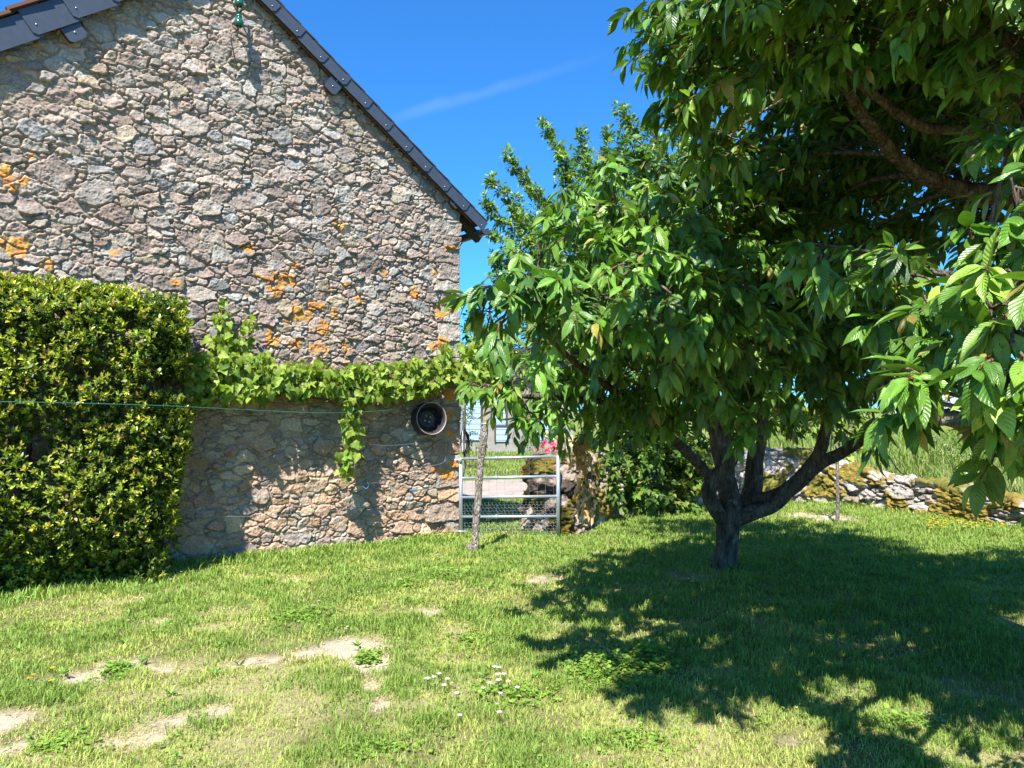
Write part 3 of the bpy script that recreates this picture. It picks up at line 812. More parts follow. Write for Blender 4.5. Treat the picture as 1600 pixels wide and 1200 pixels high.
def build_rim():
    u0, v0 = wallhit(673, 655, .16); r = .205
    b = thing('wheel_rim', 'rusty dark car wheel rim hung on the stone wall as a hose holder', 'wheel rim', W(u0, v0, .02))
    ax = unit(N + U * -.10 + Z * .06)
    e1 = unit(np.cross(Z, ax)); e2 = np.cross(ax, e1)
    def lathe(prof, k=40):
        V = [W(u0, v0, .03) + ax * n + e1 * (rr * math.cos(a * 2 * math.pi / k)) + e2 * (rr * math.sin(a * 2 * math.pi / k)) for rr, n in prof for a in range(k)]
        Q = [[i * k + j, i * k + (j + 1) % k, (i + 1) * k + (j + 1) % k, (i + 1) * k + j] for i in range(len(prof) - 1) for j in range(k)]
        return np.array(V), np.array(Q)
    g = Geo(); V, Q = lathe([(r, 0), (r * 1.0, .015), (r * .93, .03), (r * .88, .06), (r * .86, .13), (r * .90, .145), (r * .92, .165), (r * 1.0, .18)]); g.add(V, Q)
    V, Q = lathe([(r * .98, .18), (r * .89, .16), (r * .86, .14), (r * .82, .12), (r * .82, .03)]); g.add(V, Q)
    g.build('barrel', M_rim, b)
    g = Geo(); V, Q = lathe([(r * .985, .178), (r * 1.01, .184), (r * 1.01, .192), (r * .97, .192), (r * .955, .18)]); g.add(V, Q); g.build('lip', M_rimedge, b)
    g = Geo(); V, Q = lathe([(r * .84, .035), (r * .6, .05), (r * .5, .075), (r * .34, .075), (r * .30, .06), (r * .10, .06), (.001, .06)]); g.add(V, Q); d = g.build('disc', M_rim, b)
    g0 = W(u0, v0, .03)
    for k in range(4):
        a = k * math.pi / 2 + .5; c = g0 + e1 * (r * .22 * math.cos(a)) + e2 * (r * .22 * math.sin(a)) + ax * .06
        g = Geo(); g.tube([c, c + ax * .014], .013, 8); g.build('lug_nut', M_nail, d)
    for k in range(8):
        a = k * math.pi / 4; c = g0 + e1 * (r * .66 * math.cos(a)) + e2 * (r * .66 * math.sin(a)) + ax * .048
        g = Geo(); g.tube([c, c + ax * .006], .018, 8); g.build('vent_hole', M_black, d)

# ------------------------------------------------------------------ gate, posts
def build_gate():
    dl, dr = 10.12, 9.95
    BLp = at(720, 838, dl); BRp = at(872, 838, dr); TL = at(720, 717, dl); TR = at(872, 713, dr)
    b = thing('metal_gate', 'small galvanised five bar gate with wire mesh beside the barn corner', 'gate', (BLp + BRp) / 2)
    L = lambda s, t: (BLp * (1 - s) + BRp * s) * (1 - t) + (TL * (1 - s) + TR * s) * t
    for s in (0, 1):
        g = Geo(); g.tube([L(s, -.02), L(s, 1.01)], .026, 12); g.build('stile', M_galv, b)
    for t in (0, .25, .5, .75, 1):
        g = Geo(); g.tube([L(0.0, t), L(1.0, t)], .0185, 12)
        for s in (.37,):
            c = L(s, t); g.tube([c - np.array([.02, 0, 0]), c + np.array([.02, 0, 0])], .026, 8)
        g.build('rail', M_galv, b)
    g = Geo(); up = L(0, .1) - L(0, 0); nx = 26; off = np.array([0, .03, 0]); hh = .53
    for j in range(14):
        for i in range(nx):
            s0 = (i + .5 * (j % 2)) / nx; w = .33 / nx; z = hh * j / 14; dz = hh / 14 * .55
            if s0 + 1 / nx > 1: continue
            p = [L(s0, z), L(s0 + w, z + dz / 1), L(s0 + 2 * w, z + dz), L(s0 + 3 * w, z)]
            g.tube([q + off for q in p], .0012, 3, cap=False)
    for i in range(12):
        g.tube([L(i / 12 + .04, .0) + off, L(i / 12 + .04, 1.0) + off], .0014, 3, cap=False)
    g.build('wire_mesh', M_galv, b)
    for t in (.985, .05):
        g = Geo(); p = L(0, t); q = p + np.array([-.17, .03, 0]); g.tube([q, p], .012, 8); g.tube([p + np.array([0, -.03, -.03]), p + np.array([0, -.03, .03])], .016, 8)
        g.tube([q - np.array([0, 0, .06]), q + np.array([0, 0, .06])], .017, 8)
        g.build('hinge', M_galv, b)
    g = Geo(); p = L(.0, .07); g.tube([p + np.array([-.1, -.05, 0]), p + np.array([.1, -.05, 0])], .014, 8); g.build('bolt', M_galv, b)
def build_post():
    d = 8.85
    P = [at(742, 870, d), at(743, 830, d), at(746, 790, d), at(748, 760, d), at(751, 720, d), at(755, 690, d), at(758, 661, d)]
    g = Geo(); g.tube(P, [.043, .041, .042, .045, .042, .046, .046], 14, sub=6, rough=.28)
    b = thing('wooden_post', 'thin weathered split wood post standing in front of the gate', 'post', P[0])
    g.build('shaft', M_postwood, b)
    g = Geo(); g.tube([P[-1] + np.array([0, 0, -.015]), P[-1] + np.array([.0, 0, -.004])], .052, 10, rough=.1); g.build('wire_tie', M_galv, b)
    g = Geo(); q = ground(738, 861); g.tube([q - Z * .08, q + Z * .02, q + Z * .085], [.07, .075, .068], 9, rough=.25)
    tag(g.build('wood_block', M_postwood), 'short pale wood block in the grass at the foot of the post', 'wood block')

# ------------------------------------------------------------------ mossy stones
def moss_colours(x, y, ID, ins, n, seed, moss=.5):
    rs = np.random.default_rng(seed)
    pal = np.array([[.40, .34, .30], [.34, .30, .27], [.45, .39, .34], [.28, .24, .21], [.47, .41, .36]])
    c = pal[rs.integers(0, len(pal), n)][ID] * (.7 + .6 * fbm(x * 20, y * 20, 4, seed)[..., None])
    c = c * ins[..., None] + np.array([.24, .20, .14]) * (1 - ins[..., None])
    k = fbm(x * 2.3, y * 2.3, 5, seed + 2)
    m = sstep(.62 - .25 * moss, .70 - .25 * moss, k)[..., None]
    oc = np.array([.215, .160, .035]) * (.35 + 1.3 * fbm(x * 30, y * 30, 3, seed + 4)[..., None])
    gr = np.array([.11, .13, .03]) * (.6 + .8 * fbm(x * 30, y * 30, 3, seed + 4)[..., None])
    gm = sstep(.5, .62, fbm(x * 1.7, y * 1.7, 3, seed + 6))[..., None] * .6
    mc = oc * (1 - gm) + gr * gm
    w = sstep(.62, .74, fbm(x * 9, y * 9, 3, seed + 8))[..., None] * .4
    c = c * (1 - w) + np.array([.62, .60, .54]) * w
    return c * (1 - m) + mc * m, m[..., 0]
WALLP = [(925, 826), (1000, 806), (1090, 794), (1180, 788), (1250, 786), (1330, 792), (1410, 802), (1490, 812), (1570, 824), (1680, 842), (1850, 860)]
WALLTOP = [708, 706, 702, 696, 697, 725, 742, 756, 768, 780, 790]
def build_drywall():
    base = np.array([ground(*p) for p in WALLP])
    hts = np.array([CAMZ + (645 - t) / F * q[1] for t, q in zip(WALLTOP, base)])
    q = catmull(np.column_stack([base, hts]), 30)
    P, H = q[:, :3], np.maximum(q[:, 3], .3)
    seg = np.concatenate([[0], np.cumsum(np.linalg.norm(np.diff(P, axis=0), axis=1))]); Ltot = seg[-1]
    girth = 2.4; res = .016
    X, Y, h, ID, ins, n, sz = stone_field(Ltot, girth, res, 15, [(.2, .33, 500, .03), (.13, .2, 1500, .04), (.07, .13, 4000, .06), (.04, .07, 5000, .1)], depth=.045, warp=.02, flat=.8)
    h = h * 1.7
    px_ = np.stack([np.interp(X[0], seg, P[:, k]) for k in range(3)], -1); hx = np.interp(X[0], seg, H)
    tg = unit(np.gradient(px_, axis=0)); nrm = np.stack([tg[:, 1], -tg[:, 0], 0 * tg[:, 0]], -1)
    r = Y / girth
    hh = hx[None] * (1 + .14 * (fbm(X * 1.6, X * 0, 3, 91) - .5)); wd = .55
    tf, tt = .44, .56
    zz = np.where(r < tf, (r / tf) * hh, np.where(r > tt, (1 - r) / (1 - tt) * hh, hh)) - .08
    oo = np.where(r < tf, -.10 * (r / tf), np.where(r > tt, -wd + .10 * (1 - r) / (1 - tt), -.10 - (wd - .2) * (r - tf) / (tt - tf)))
    nz_ = np.where((r >= tf) & (r <= tt), 1.0, 0); no_ = np.where(r < tf, 1.0, np.where(r > tt, -1.0, 0))
    rd = sstep(.34, .44, r) * sstep(.66, .56, r); zz = zz - .06 * (4 * (r - .5)) ** 2 * rd
    nz_ = np.clip(sstep(.38, .47, r) * sstep(.62, .53, r), 0, 1)
    no_ = np.where(r < .5, 1, -1) * np.sqrt(np.maximum(0, 1 - nz_ ** 2))
    c, m = moss_colours(X, Y, ID, ins, n, 101, .55)
    h = h * (1 - .45 * m) + m * (.012 + .05 * fbm(X * 12, Y * 12, 4, 99) + .035 * fbm(X * 30, Y * 30, 2, 98))
    V = px_[None] + (oo + no_ * h)[..., None] * nrm[None]
    V[..., 2] = zz + nz_ * h + zgr(px_[:, 0], px_[:, 1])[None]
    nz, nx = X.shape
    o = mesh_np('dry_stone_wall', V.reshape(-1, 3), gridfaces(nz, nx), M_drystone, None, None, c.reshape(-1, 3))
    tag(o, 'low tumbled dry stone wall covered in ochre moss behind the cherry tree', 'stone wall')
def build_pillar():
    c0 = at(868, 828, 10.55); c0[2] = 0
    rx, ry, Ht = .47, .42, 1.12
    Ld = 2 * math.pi * .46; res = .011; girth = Ht + .45
    X, Y, h, ID, ins, n, sz = stone_field(Ld, girth, res, 25, [(.28, .4, 60, .03), (.15, .25, 300, .04), (.08, .13, 1200, .06), (.04, .07, 1500, .1)], depth=.05, warp=.03, flat=1.25)
    th = X / Ld * 2 * math.pi + math.pi / 2
    s = Y / girth
    zt = np.clip(s / .74, 0, 1)
    k = np.clip((s - .70) / .30, 0, 1)
    rad = np.where(s < .7, 1.0 - .04 * zt, .96 * np.cos(k * math.pi / 2) ** .55)
    z = np.where(s < .7, s / .7 * (Ht - .18), Ht - .18 + .18 * np.sin(k * math.pi / 2)) - .06
    cx, sx = np.cos(th), np.sin(th); e = .88
    bx = np.sign(cx) * np.abs(cx) ** e; by = np.sign(sx) * np.abs(sx) ** e
    c, m = moss_colours(X * 1.5, Y * 1.5, ID, ins, n, 131, .42)
    dk = sstep(.48, .62, fbm(X * 5, Y * 5, 5, 141))[..., None]; c = c * np.array([.80, .72, .66]) * (1 - .72 * dk) * (.5 + .9 * fbm(X * 18, Y * 18, 4, 142)[..., None])  # dark blotches painted in for lichen and dappled tree shade
    hd = h * 1.4 + m * .03 * fbm(X * 24, Y * 24, 3, 143) + (fbm(X * 14, Y * 14, 4, 144) - .5) * .05 + (fbm(X * 3, Y * 3, 3, 8) - .5) * .08
    hd = hd * np.clip(rad * 3, 0, 1)
    lean = .05 * zt
    V = np.stack([c0[0] + bx * (rx * rad + hd) + lean, c0[1] + by * (ry * rad + hd), z + (1 - np.clip(rad, 0, 1)) * hd * 0], -1)
    o = mesh_np('stone_pillar', V.reshape(-1, 3), gridfaces(*X.shape), M_drystone, None, None, c.reshape(-1, 3))
    tag(o, 'rounded mossy stone wall end just behind the metal gate', 'stone pillar')

# ------------------------------------------------------------------ broadleaf shoots
def clump_fill(clumps, per_m2, center, ltip, spread=0.5, droop=.3, upb=0.22):
    """start points, directions, lengths of leafy shoots filling image-placed ellipsoids"""
    S, D, L = [], [], []
    for (c, r) in clumps:
        n = max(3, int(per_m2 * math.pi * r[0] * r[2] + rng.random()))
        q = rand_unit(n) * (rng.random((n, 1)) ** .5)
        p = c + q * r
        out = unit(p - center) * .8 + q * .7 + rng.normal(0, spread, (n, 3)); out[:, 2] += upb
        S.append(p); D.append(unit(out)); L.append(rng.uniform(.6, 1.2, n) * min(ltip, max(.09, 1.25 * max(r[0], r[2]))))
    return np.vstack(S), np.vstack(D), np.concatenate(L)
def shoots(geo_leaf, geo_twig, S, D, L, tpls, size, cols, w, nl=13, tipcol=None, droop=.55, sag=.35, tiprate=.25, twig=.003):
    n = len(S)
    a = unit(np.cross(D, rand_unit(n))); b = np.cross(D, a)
    T, AX, NO, SZ, CC = [], [], [], [], []
    base = colmix(n, cols, w, .28)
    def pos(t): return S + D * (L * t)[:, None] - Z[None] * (sag * L * t * t)[:, None]
    tipm = rng.random(n) < tiprate
    for k in range(nl):
        t = np.clip(.12 + .88 * (k / (nl - 1)) ** .7 + rng.normal(0, .02, n), 0, 1)
        p = pos(t); sd = unit(pos(np.minimum(t + .05, 1.05)) - pos(t - .05))
        ph = k * 2.4 + rng.uniform(-.5, .5, n)
        rad = np.cos(ph)[:, None] * a + np.sin(ph)[:, None] * b
        ax = unit(rad * .75 + sd * (.35 + .5 * t[:, None]) + Z * -(droop * rng.uniform(.4, 1.6, n))[:, None] + rng.normal(0, .18, (n, 3)))
        no = Z * .75 + rad * .25 + unit(D * [1, 1, 0]) * .45 + rng.normal(0, .30, (n, 3))
        s = size * rng.uniform(.58, 1.2, n) * (1 - .25 * (k == nl - 1))
        c = base * rng.uniform(.75, 1.25, (n, 1)); yl = (rng.random(n) < .018)[:, None]; c = np.where(yl, np.array([.34, .30, .06]), c)
        if tipcol is not None and k >= nl - 3:
            c = np.where(tipm[:, None], np.asarray(tipcol) * rng.uniform(.8, 1.2, (n, 1)), c); s = np.where(tipm, s * .7, s)
        T.append(p + rad * .012); AX.append(ax); NO.append(no); SZ.append(s); CC.append(c)
    leaf_geo(geo_leaf, tpls, np.vstack(T), np.vstack(AX), np.vstack(NO), np.concatenate(SZ), np.vstack(CC))
    if geo_twig is not None:
        for i in range(n):
            P = [S[i] + D[i] * L[i] * t - Z * sag * L[i] * t * t for t in (0, .35, .7, 1)]
            V, Q, _ = tube(P, np.linspace(twig * 1.6, twig * .6, 4), 4, False)
            geo_twig.add(V, Q)
def im_clumps(lst):
    out = []
    for q in lst:
        px, py, d, rx, ry = q[:5]; rd = q[5] if len(q) > 5 else .30
        k = d / F
        out.append((at(px, py, d), np.array([rx * k, rd, ry * k])))
    return out
CH_COLS = [(.108, .225, .026), (.145, .28, .032), (.072, .165, .021), (.22, .36, .046)]
CH_W = [4, 4, 2.5, 1.6]
BRONZE = (.24, .20, .045)
def limb_pts(L):
    P = np.array([at(a, b, d) for a, b, d, r in L]); rr = np.array([r * d / F for a, b, d, r in L])
    return P, rr
def cherry(name, label, trunk, limbs, clumps, dens, base, center, size, fruit=40, extra=None):
    b = thing(name, label, 'tree', base)
    P, rr = limb_pts(trunk); g = Geo(); g.tube(P, rr, 28, sub=8, rough=.26); g.build('trunk', M_bark, b)
    allp = []
    for Lm in limbs:
        P, rr = limb_pts(Lm); g = Geo(); g.tube(P, rr, 12, sub=6, rough=.16); g.build('limb', M_bark, b)
        allp.append(catmull(P, 6))
    allp = np.vstack(allp)
    gbx = Geo(); nb = 0; done = []
    extra = sorted(extra or [], key=lambda q: np.linalg.norm(q[0] - np.array([3.2, 4.2, 3.8])))
    cl = im_clumps(clumps) + (extra or [])
    tw_starts = []
    for c, r in cl:
        cand = allp
        if nb >= len(clumps):
            cand = np.vstack([allp[allp[:, 2] > 3.0]] + ([np.array(done)] if done else []))
        d = np.linalg.norm((cand - c) * [1, 1, 1.0], axis=1) + .35 * np.maximum(0, cand[:, 2] - c[2])
        s = cand[np.argmin(d)]; ln = np.linalg.norm(c - s)
        mid = (s + c) / 2 + Z * .10 * ln + rand_unit(1)[0] * .06 * ln
        r0 = min(.028, .007 + .010 * ln)
        if nb >= len(clumps): done.append(c)
        gb = Geo() if nb < 96 else gbx; nb += 1
        gb.tube([s, mid, c], [r0, r0 * .7, .005], 6, sub=6, rough=.1)
        for k in range(3):
            e = c + rand_unit(1)[0] * r * .8; gb.tube([c * .6 + mid * .4, (c + e) / 2 + Z * .02, e], [.007, .005, .003], 5, sub=3)
        if gb is not gbx: gb.build('branch', M_bark, b)
    gl = Geo(); gt = gbx
    S, D, L = clump_fill(cl, dens, center, .30)
    if extra:
        s2 = clump_fill(extra, dens * .8, center, .30); S, D, L = np.vstack([S, s2[0]]), np.vstack([D, s2[1]]), np.concatenate([L, s2[2]])
    shoots(gl, gt, S, D, L, T_CH, size, CH_COLS, CH_W, 13, BRONZE, .62, .36, .10)
    gl.build('crown', M_cherry, b); gt.build('twigs', M_twig, b)
    # unripe fruit on long stalks
    idx = rng.choice(len(S), min(len(S), fruit), replace=False)
    k = 8
    for i in idx:
        g = Geo(); p = S[i] + D[i] * L[i] * .55 - Z * .07 + rng.normal(0, .02, 3); r_ = .0085
        V = []; rings = 6
        for a in range(rings + 1):
            ph = math.pi * a / rings
            for j in range(k): V.append(p + r_ * np.array([math.sin(ph) * math.cos(j * 2 * math.pi / k), math.sin(ph) * math.sin(j * 2 * math.pi / k), math.cos(ph)]))
        Q = [[a * k + j, a * k + (j + 1) % k, (a + 1) * k + (j + 1) % k, (a + 1) * k + j] for a in range(rings) for j in range(k)]
        g.add(V, np.array(Q)); g.tube([p + Z * r_, p + Z * .07], .0012, 4); g.build('cherry', M_fruit, b)
M_fruit = mat_plain('unripe_cherry', (.34, .38, .06), .3, .5, 0, .3, 60, .05)

def build_cherry_a():
    trunk = [(1131, 905, 8.0, 33), (1132, 888, 8.0, 21), (1134, 862, 8.0, 16.5), (1137, 832, 8.0, 16.5), (1140, 806, 8.0, 18), (1141, 788, 8.03, 17), (1136, 755, 8.08, 14), (1130, 715, 8.1, 14), (1120, 665, 8.1, 13), (1110, 600, 8.0, 11), (1090, 500, 7.4, 9), (1060, 420, 6.6, 6), (1010, 350, 5.8, 4)]
    limbs = [
        [(1137, 822, 8.0, 12), (1118, 795, 7.92, 12), (1107, 772, 7.88, 12), (1112, 755, 7.85, 12), (1128, 736, 7.8, 12), (1144, 718, 7.75, 9), (1150, 700, 7.72, 3)],
        [(1114, 752, 7.85, 8), (1085, 718, 7.75, 8.5), (1046, 682, 7.5, 7), (1000, 640, 7.0, 6), (930, 590, 6, 5.5), (870, 540, 5.0, 5), (830, 490, 4.2, 4), (760, 450, 3.8, 3)],
        [(1144, 812, 8.0, 14), (1162, 790, 8.15, 14), (1176, 765, 8.2, 15), (1180, 720, 8.2, 13), (1190, 650, 8.2, 11), (1200, 560, 8.0, 9), (1190, 460, 7.4, 7), (1170, 380, 6.5, 5)],
        [(1145, 815, 7.95, 13), (1172, 803, 7.9, 12), (1205, 792, 7.85, 11), (1232, 768, 7.8, 11.5), (1262, 738, 7.7, 13), (1280, 708, 7.6, 10.5), (1288, 680, 7.55, 9.5), (1296, 640, 7.5, 9), (1305, 580, 7.2, 8), (1300, 500, 6.6, 6)],
        [(1176, 778, 8.1, 9), (1205, 776, 8.0, 10), (1235, 760, 7.9, 10), (1262, 736, 7.75, 11)],
        [(1258, 742, 7.72, 11), (1285, 722, 7.6, 10), (1312, 709, 7.5, 9.5), (1342, 690, 7.3, 9), (1375, 672, 7.1, 8), (1420, 640, 6.8, 7), (1480, 590, 6.3, 5)],
        [(1110, 600, 8.0, 8), (1060, 560, 7.2, 7), (1010, 520, 6.2, 6), (980, 470, 5.2, 5), (960, 440, 4.6, 4)],
        [(1190, 640, 8.2, 8), (1160, 580, 7.2, 7), (1140, 520, 6.0, 6), (1120, 470, 5, 4)],
        [(1120, 660, 8.1, 8), (1020, 640, 7.2, 6), (920, 625, 6.2, 5), (830, 620, 5.6, 4), (735, 617, 5.0, 2.5)]]
    C = [(775, 462, 3.8, 28, 40), (800, 480, 3.75, 38, 40), (830, 450, 3.9, 50, 36), (880, 480, 3.9, 50, 45), (930, 470, 4.0, 50, 55), (985, 500, 3.9, 45, 45), (850, 385, 4.4, 40, 34),
         (920, 400, 4.4, 55, 45), (925, 320, 4.9, 48, 40), (960, 275, 5.2, 30, 35), (990, 340, 4.8, 60, 55), (1000, 420, 4.3, 60, 55), (1065, 320, 5.0, 55, 50), (1060, 400, 4.5, 65, 55), (1070, 480, 4.1, 60, 50), (1110, 270, 5.6, 50, 50),
         (1130, 360, 4.9, 60, 60), (1140, 440, 4.3, 60, 45), (1175, 500, 4.4, 55, 50), (1090, 545, 4.4, 40, 36), (1200, 400, 5.2, 60, 70), (1150, 580, 4.9, 55, 40), (1060, 575, 5.2, 60, 40), (1230, 560, 5.4, 55, 50),
         (960, 560, 5.4, 70, 30, .4), (900, 580, 6.0, 70, 30, .4), (1000, 610, 6.2, 90, 40, .5), (900, 640, 6.3, 55, 25, .4), (830, 618, 5.6, 50, 26), (752, 622, 5.0, 24, 8, .1), (800, 615, 5.3, 30, 18, .15), (830, 668, 5.5, 26, 12, .15), (870, 660, 6, 36, 22, .3),
         (960, 655, 6.6, 60, 22, .4), (1050, 640, 6.4, 60, 30, .4), (1030, 668, 6.8, 35, 14, .3), (1120, 630, 6.0, 60, 30, .4), (1180, 655, 5.6, 45, 26), (1185, 700, 5.4, 26, 18, .2), (1235, 640, 6, 50, 36, .4), (1100, 660, 6.6, 40, 16),
         (1290, 600, 6.0, 60, 40, .5), (1340, 560, 5.6, 60, 50, .5), (1290, 520, 6.0, 80, 50, .5), (1330, 630, 6.4, 40, 22, .4), (1390, 600, 6, 40, 30, .4),
         (1000, 540, 6.8, 110, 60, .7), (1110, 560, 7.0, 110, 60, .7), (1210, 500, 7.2, 110, 80, .7), (1150, 420, 7.0, 110, 80, .7), (1050, 420, 6.4, 90, 80, .6), (1260, 420, 7.0, 90, 80, .7), (1330, 470, 6.6, 80, 80, .7), (930, 510, 6, 90, 50, .6),
         (1000, 300, 5.8, 60, 50, .4), (1250, 300, 6.6, 100, 90, .7), (1180, 300, 6.2, 80, 70, .6), (1200, 560, 8.8, 150, 60, .8), (1100, 500, 8.6, 130, 80, .8), (1300, 560, 8.4, 110, 60, .8)]
    C = [(q[0], q[1] - (36 if q[1] > 540 and q[0] > 880 else 16 if q[1] > 540 else 0)) + tuple(q[2:]) for q in C]
    cherry('cherry_tree', 'low forked cherry tree with dark trunk standing on the lawn', trunk, limbs, C, 112, ground(1133, 886), at(1130, 560, 7.4), .124, 45)
def build_cherry_b():
    trunk = [(1800, 1130, 4.3, 70), (1790, 1000, 4.3, 56), (1775, 800, 4.3, 50), (1750, 620, 4.3, 48), (1720, 480, 4.3, 44), (1690, 380, 4.3, 40), (1650, 250, 4.2, 30), (1600, 100, 4.0, 22), (1540, -60, 3.8, 16), (1450, -200, 3.6, 10)]
    limbs = [
        [(1695, 390, 4.3, 26), (1620, 330, 4.3, 20), (1560, 305, 4.3, 18), (1500, 297, 4.3, 14), (1450, 278, 4.25, 12.5), (1410, 253, 4.2, 11), (1375, 215, 4.1, 11), (1345, 175, 4.0, 9), (1300, 110, 3.8, 7), (1220, 70, 3.6, 5), (1120, 60, 3.7, 4)],
        [(1660, 270, 4.2, 16), (1590, 220, 4.1, 11), (1510, 205, 4.0, 9), (1450, 200, 4.0, 8.5), (1410, 182, 3.95, 8), (1370, 152, 3.9, 7.5), (1340, 125, 3.8, 7), (1300, 60, 3.6, 5)],
        [(1760, 690, 4.3, 30), (1680, 700, 4.0, 24), (1600, 705, 3.6, 19), (1540, 690, 3.4, 17), (1510, 665, 3.35, 15), (1480, 652, 3.3, 14), (1445, 656, 3.2, 11), (1410, 640, 2.9, 7), (1380, 600, 2.6, 5)],
        [(1720, 480, 4.3, 20), (1640, 450, 3.6, 13), (1560, 440, 3.0, 9), (1460, 425, 2.85, 5.5), (1360, 395, 2.95, 3.5), (1270, 380, 3.0, 1.5)],
        [(1650, 250, 4.2, 20), (1640, 150, 3.6, 16), (1600, 80, 3.1, 12), (1500, 30, 3.0, 8), (1400, 20, 3.1, 6)],
        [(1600, 100, 4.0, 14), (1480, -40, 3.9, 11), (1300, -100, 3.8, 8), (1120, -60, 3.8, 6), (1020, 30, 3.8, 4)],
        [(1750, 600, 4.3, 20), (1700, 520, 3.2, 14), (1640, 480, 2.5, 10), (1590, 470, 2.2, 6)]]
    C = [(1060, 20, 3.8, 22, 40), (1050, 85, 3.8, 16, 24), (1060, 150, 3.9, 20, 30), (1090, 110, 3.8, 36, 50), (1100, 30, 3.75, 40, 40), (1140, 40, 3.6, 55, 40), (1130, 120, 3.8, 50, 50), (1100, 190, 4.1, 45, 45), (1210, 50, 3.5, 55, 40), (1190, 120, 3.7, 60, 45), (1290, 40, 3.4, 50, 40), (1290, 110, 3.6, 50, 36), (1150, 200, 4.2, 60, 50),
         (1380, 60, 3.2, 50, 34), (1430, 40, 3.1, 40, 30), (1440, 95, 3.2, 36, 34), (1540, 30, 2.9, 50, 34), (1590, 90, 2.8, 40, 44), (1500, 10, 3.0, 40, 20), (1580, 200, 2.8, 36, 50),
         (1200, 270, 5, 80, 60, .5), (1290, 240, 5, 80, 70, .5), (1360, 320, 5.2, 90, 70, .5), (1450, 150, 4.8, 90, 60, .4), (1440, 360, 4.9, 90, 60, .5), (1540, 200, 4.7, 80, 90, .5), (1540, 340, 4.6, 70, 60, .4), (1330, 400, 5.0, 70, 50, .5), (1240, 350, 5.4, 80, 70, .5), (1400, 230, 5.4, 100, 80, .6), (1500, 90, 4.6, 100, 70, .5), (1350, 160, 5.2, 90, 70, .5),
         (1285, 400, 2.95, 26, 26, .15), (1320, 420, 2.9, 34, 30, .2), (1370, 430, 2.85, 38, 34, .2), (1420, 440, 2.7, 40, 36, .2), (1470, 450, 2.6, 40, 38, .2), (1520, 430, 2.4, 40, 40, .2), (1560, 370, 2.3, 36, 40, .2), (1585, 300, 2.3, 30, 40, .2), (1400, 500, 2.9, 50, 34, .2), (1470, 510, 2.6, 45, 34, .2),
         (1540, 490, 2.2, 40, 36, .15), (1585, 450, 2.1, 36, 40, .15), (1580, 540, 2.0, 36, 36, .15), (1540, 545, 2.2, 34, 26, .15), (1572, 600, 2.1, 24, 28, .12), (1590, 640, 2.1, 26, 36, .12), (1572, 640, 2.3, 20, 26, .12), (1470, 530, 2.5, 40, 20, .15),
         (1408, 590, 2.3, 30, 12, .08), (1440, 585, 2.35, 22, 10, .08), (1408, 655, 2.4, 22, 14, .08), (1582, 650, 2.4, 12, 20, .1), 
         (1640, 420, 2.2, 60, 80, .3), (1640, 560, 2.2, 50, 60, .3), (1660, 700, 2.4, 60, 80, .3), (1700, 300, 2.8, 90, 120, .5), (1680, 100, 3.0, 90, 120, .5), (1740, 740, 2.8, 60, 40, .4), (1760, 550, 3.2, 80, 120, .5)]
    ex = [(np.array(c, float), np.array(r, float)) for c, r in [  # unseen crown clumps above the view, added to fill out the ground shadow
        ((1.9, 3.4, 3.95), (.6, .6, .35)), ((2.7, 3.3, 3.8), (.6, .6, .4)), ((2.2, 4.3, 4.3), (.8, .7, .4)), ((3.2, 4.2, 4.3), (.8, .8, .5)), ((1.6, 4.8, 4.1), (.7, .6, .4)), ((3.3, 3.0, 3.4), (.6, .5, .5)),
        ((2.6, 2.6, 3.2), (.5, .4, .35)), ((2.0, 2.7, 3.3), (.5, .4, .3)), ((3.4, 2.2, 2.8), (.6, .5, .5)), ((4.2, 3.2, 3.4), (.7, .8, .6)), ((4.4, 4.6, 3.9), (.8, .8, .6)), ((3.4, 5.4, 4.0), (.8, .7, .5)), ((2.6, 5.6, 4.2), (.8, .6, .5)), ((4.8, 5.6, 3.2), (.7, .8, .8)), ((4.6, 2.4, 2.6), (.6, .7, .7)),
        ((2.6, 1.9, 2.7), (.4, .35, .3)), ((3.2, 1.5, 2.4), (.5, .4, .4)), ((1.35, 3.2, 3.5), (.4, .35, .25)), ((.45, 2.1, 3.5), (.34, .3, .2)), ((.85, 2.35, 3.5), (.5, .4, .25)), ((.9, 2.45, 3.65), (.5, .35, .2)), ((1.4, 2.6, 3.65), (.4, .3, .2)), ((2.4, 3.6, 4.6), (.9, .8, .4)), ((3.6, 3.6, 4.8), (1., .9, .4)), ((3.0, 4.8, 4.8), (1., .8, .4)), ((2.9, 2.4, 3.9), (.7, .6, .35)), ((2.0, 5.6, 4.4), (.7, .5, .35)), ((4.2, 1.9, 3.6), (.8, .7, .4)), ((3.3, 6.2, 4.4), (.8, .5, .4))]]
    cherry('cherry_tree', 'large cherry tree overhanging from the right edge with big drooping leaves', trunk, limbs, C, 112, ground(1800, 1125), np.array([3.4, 4.2, 2.6]), .116, 55, ex)

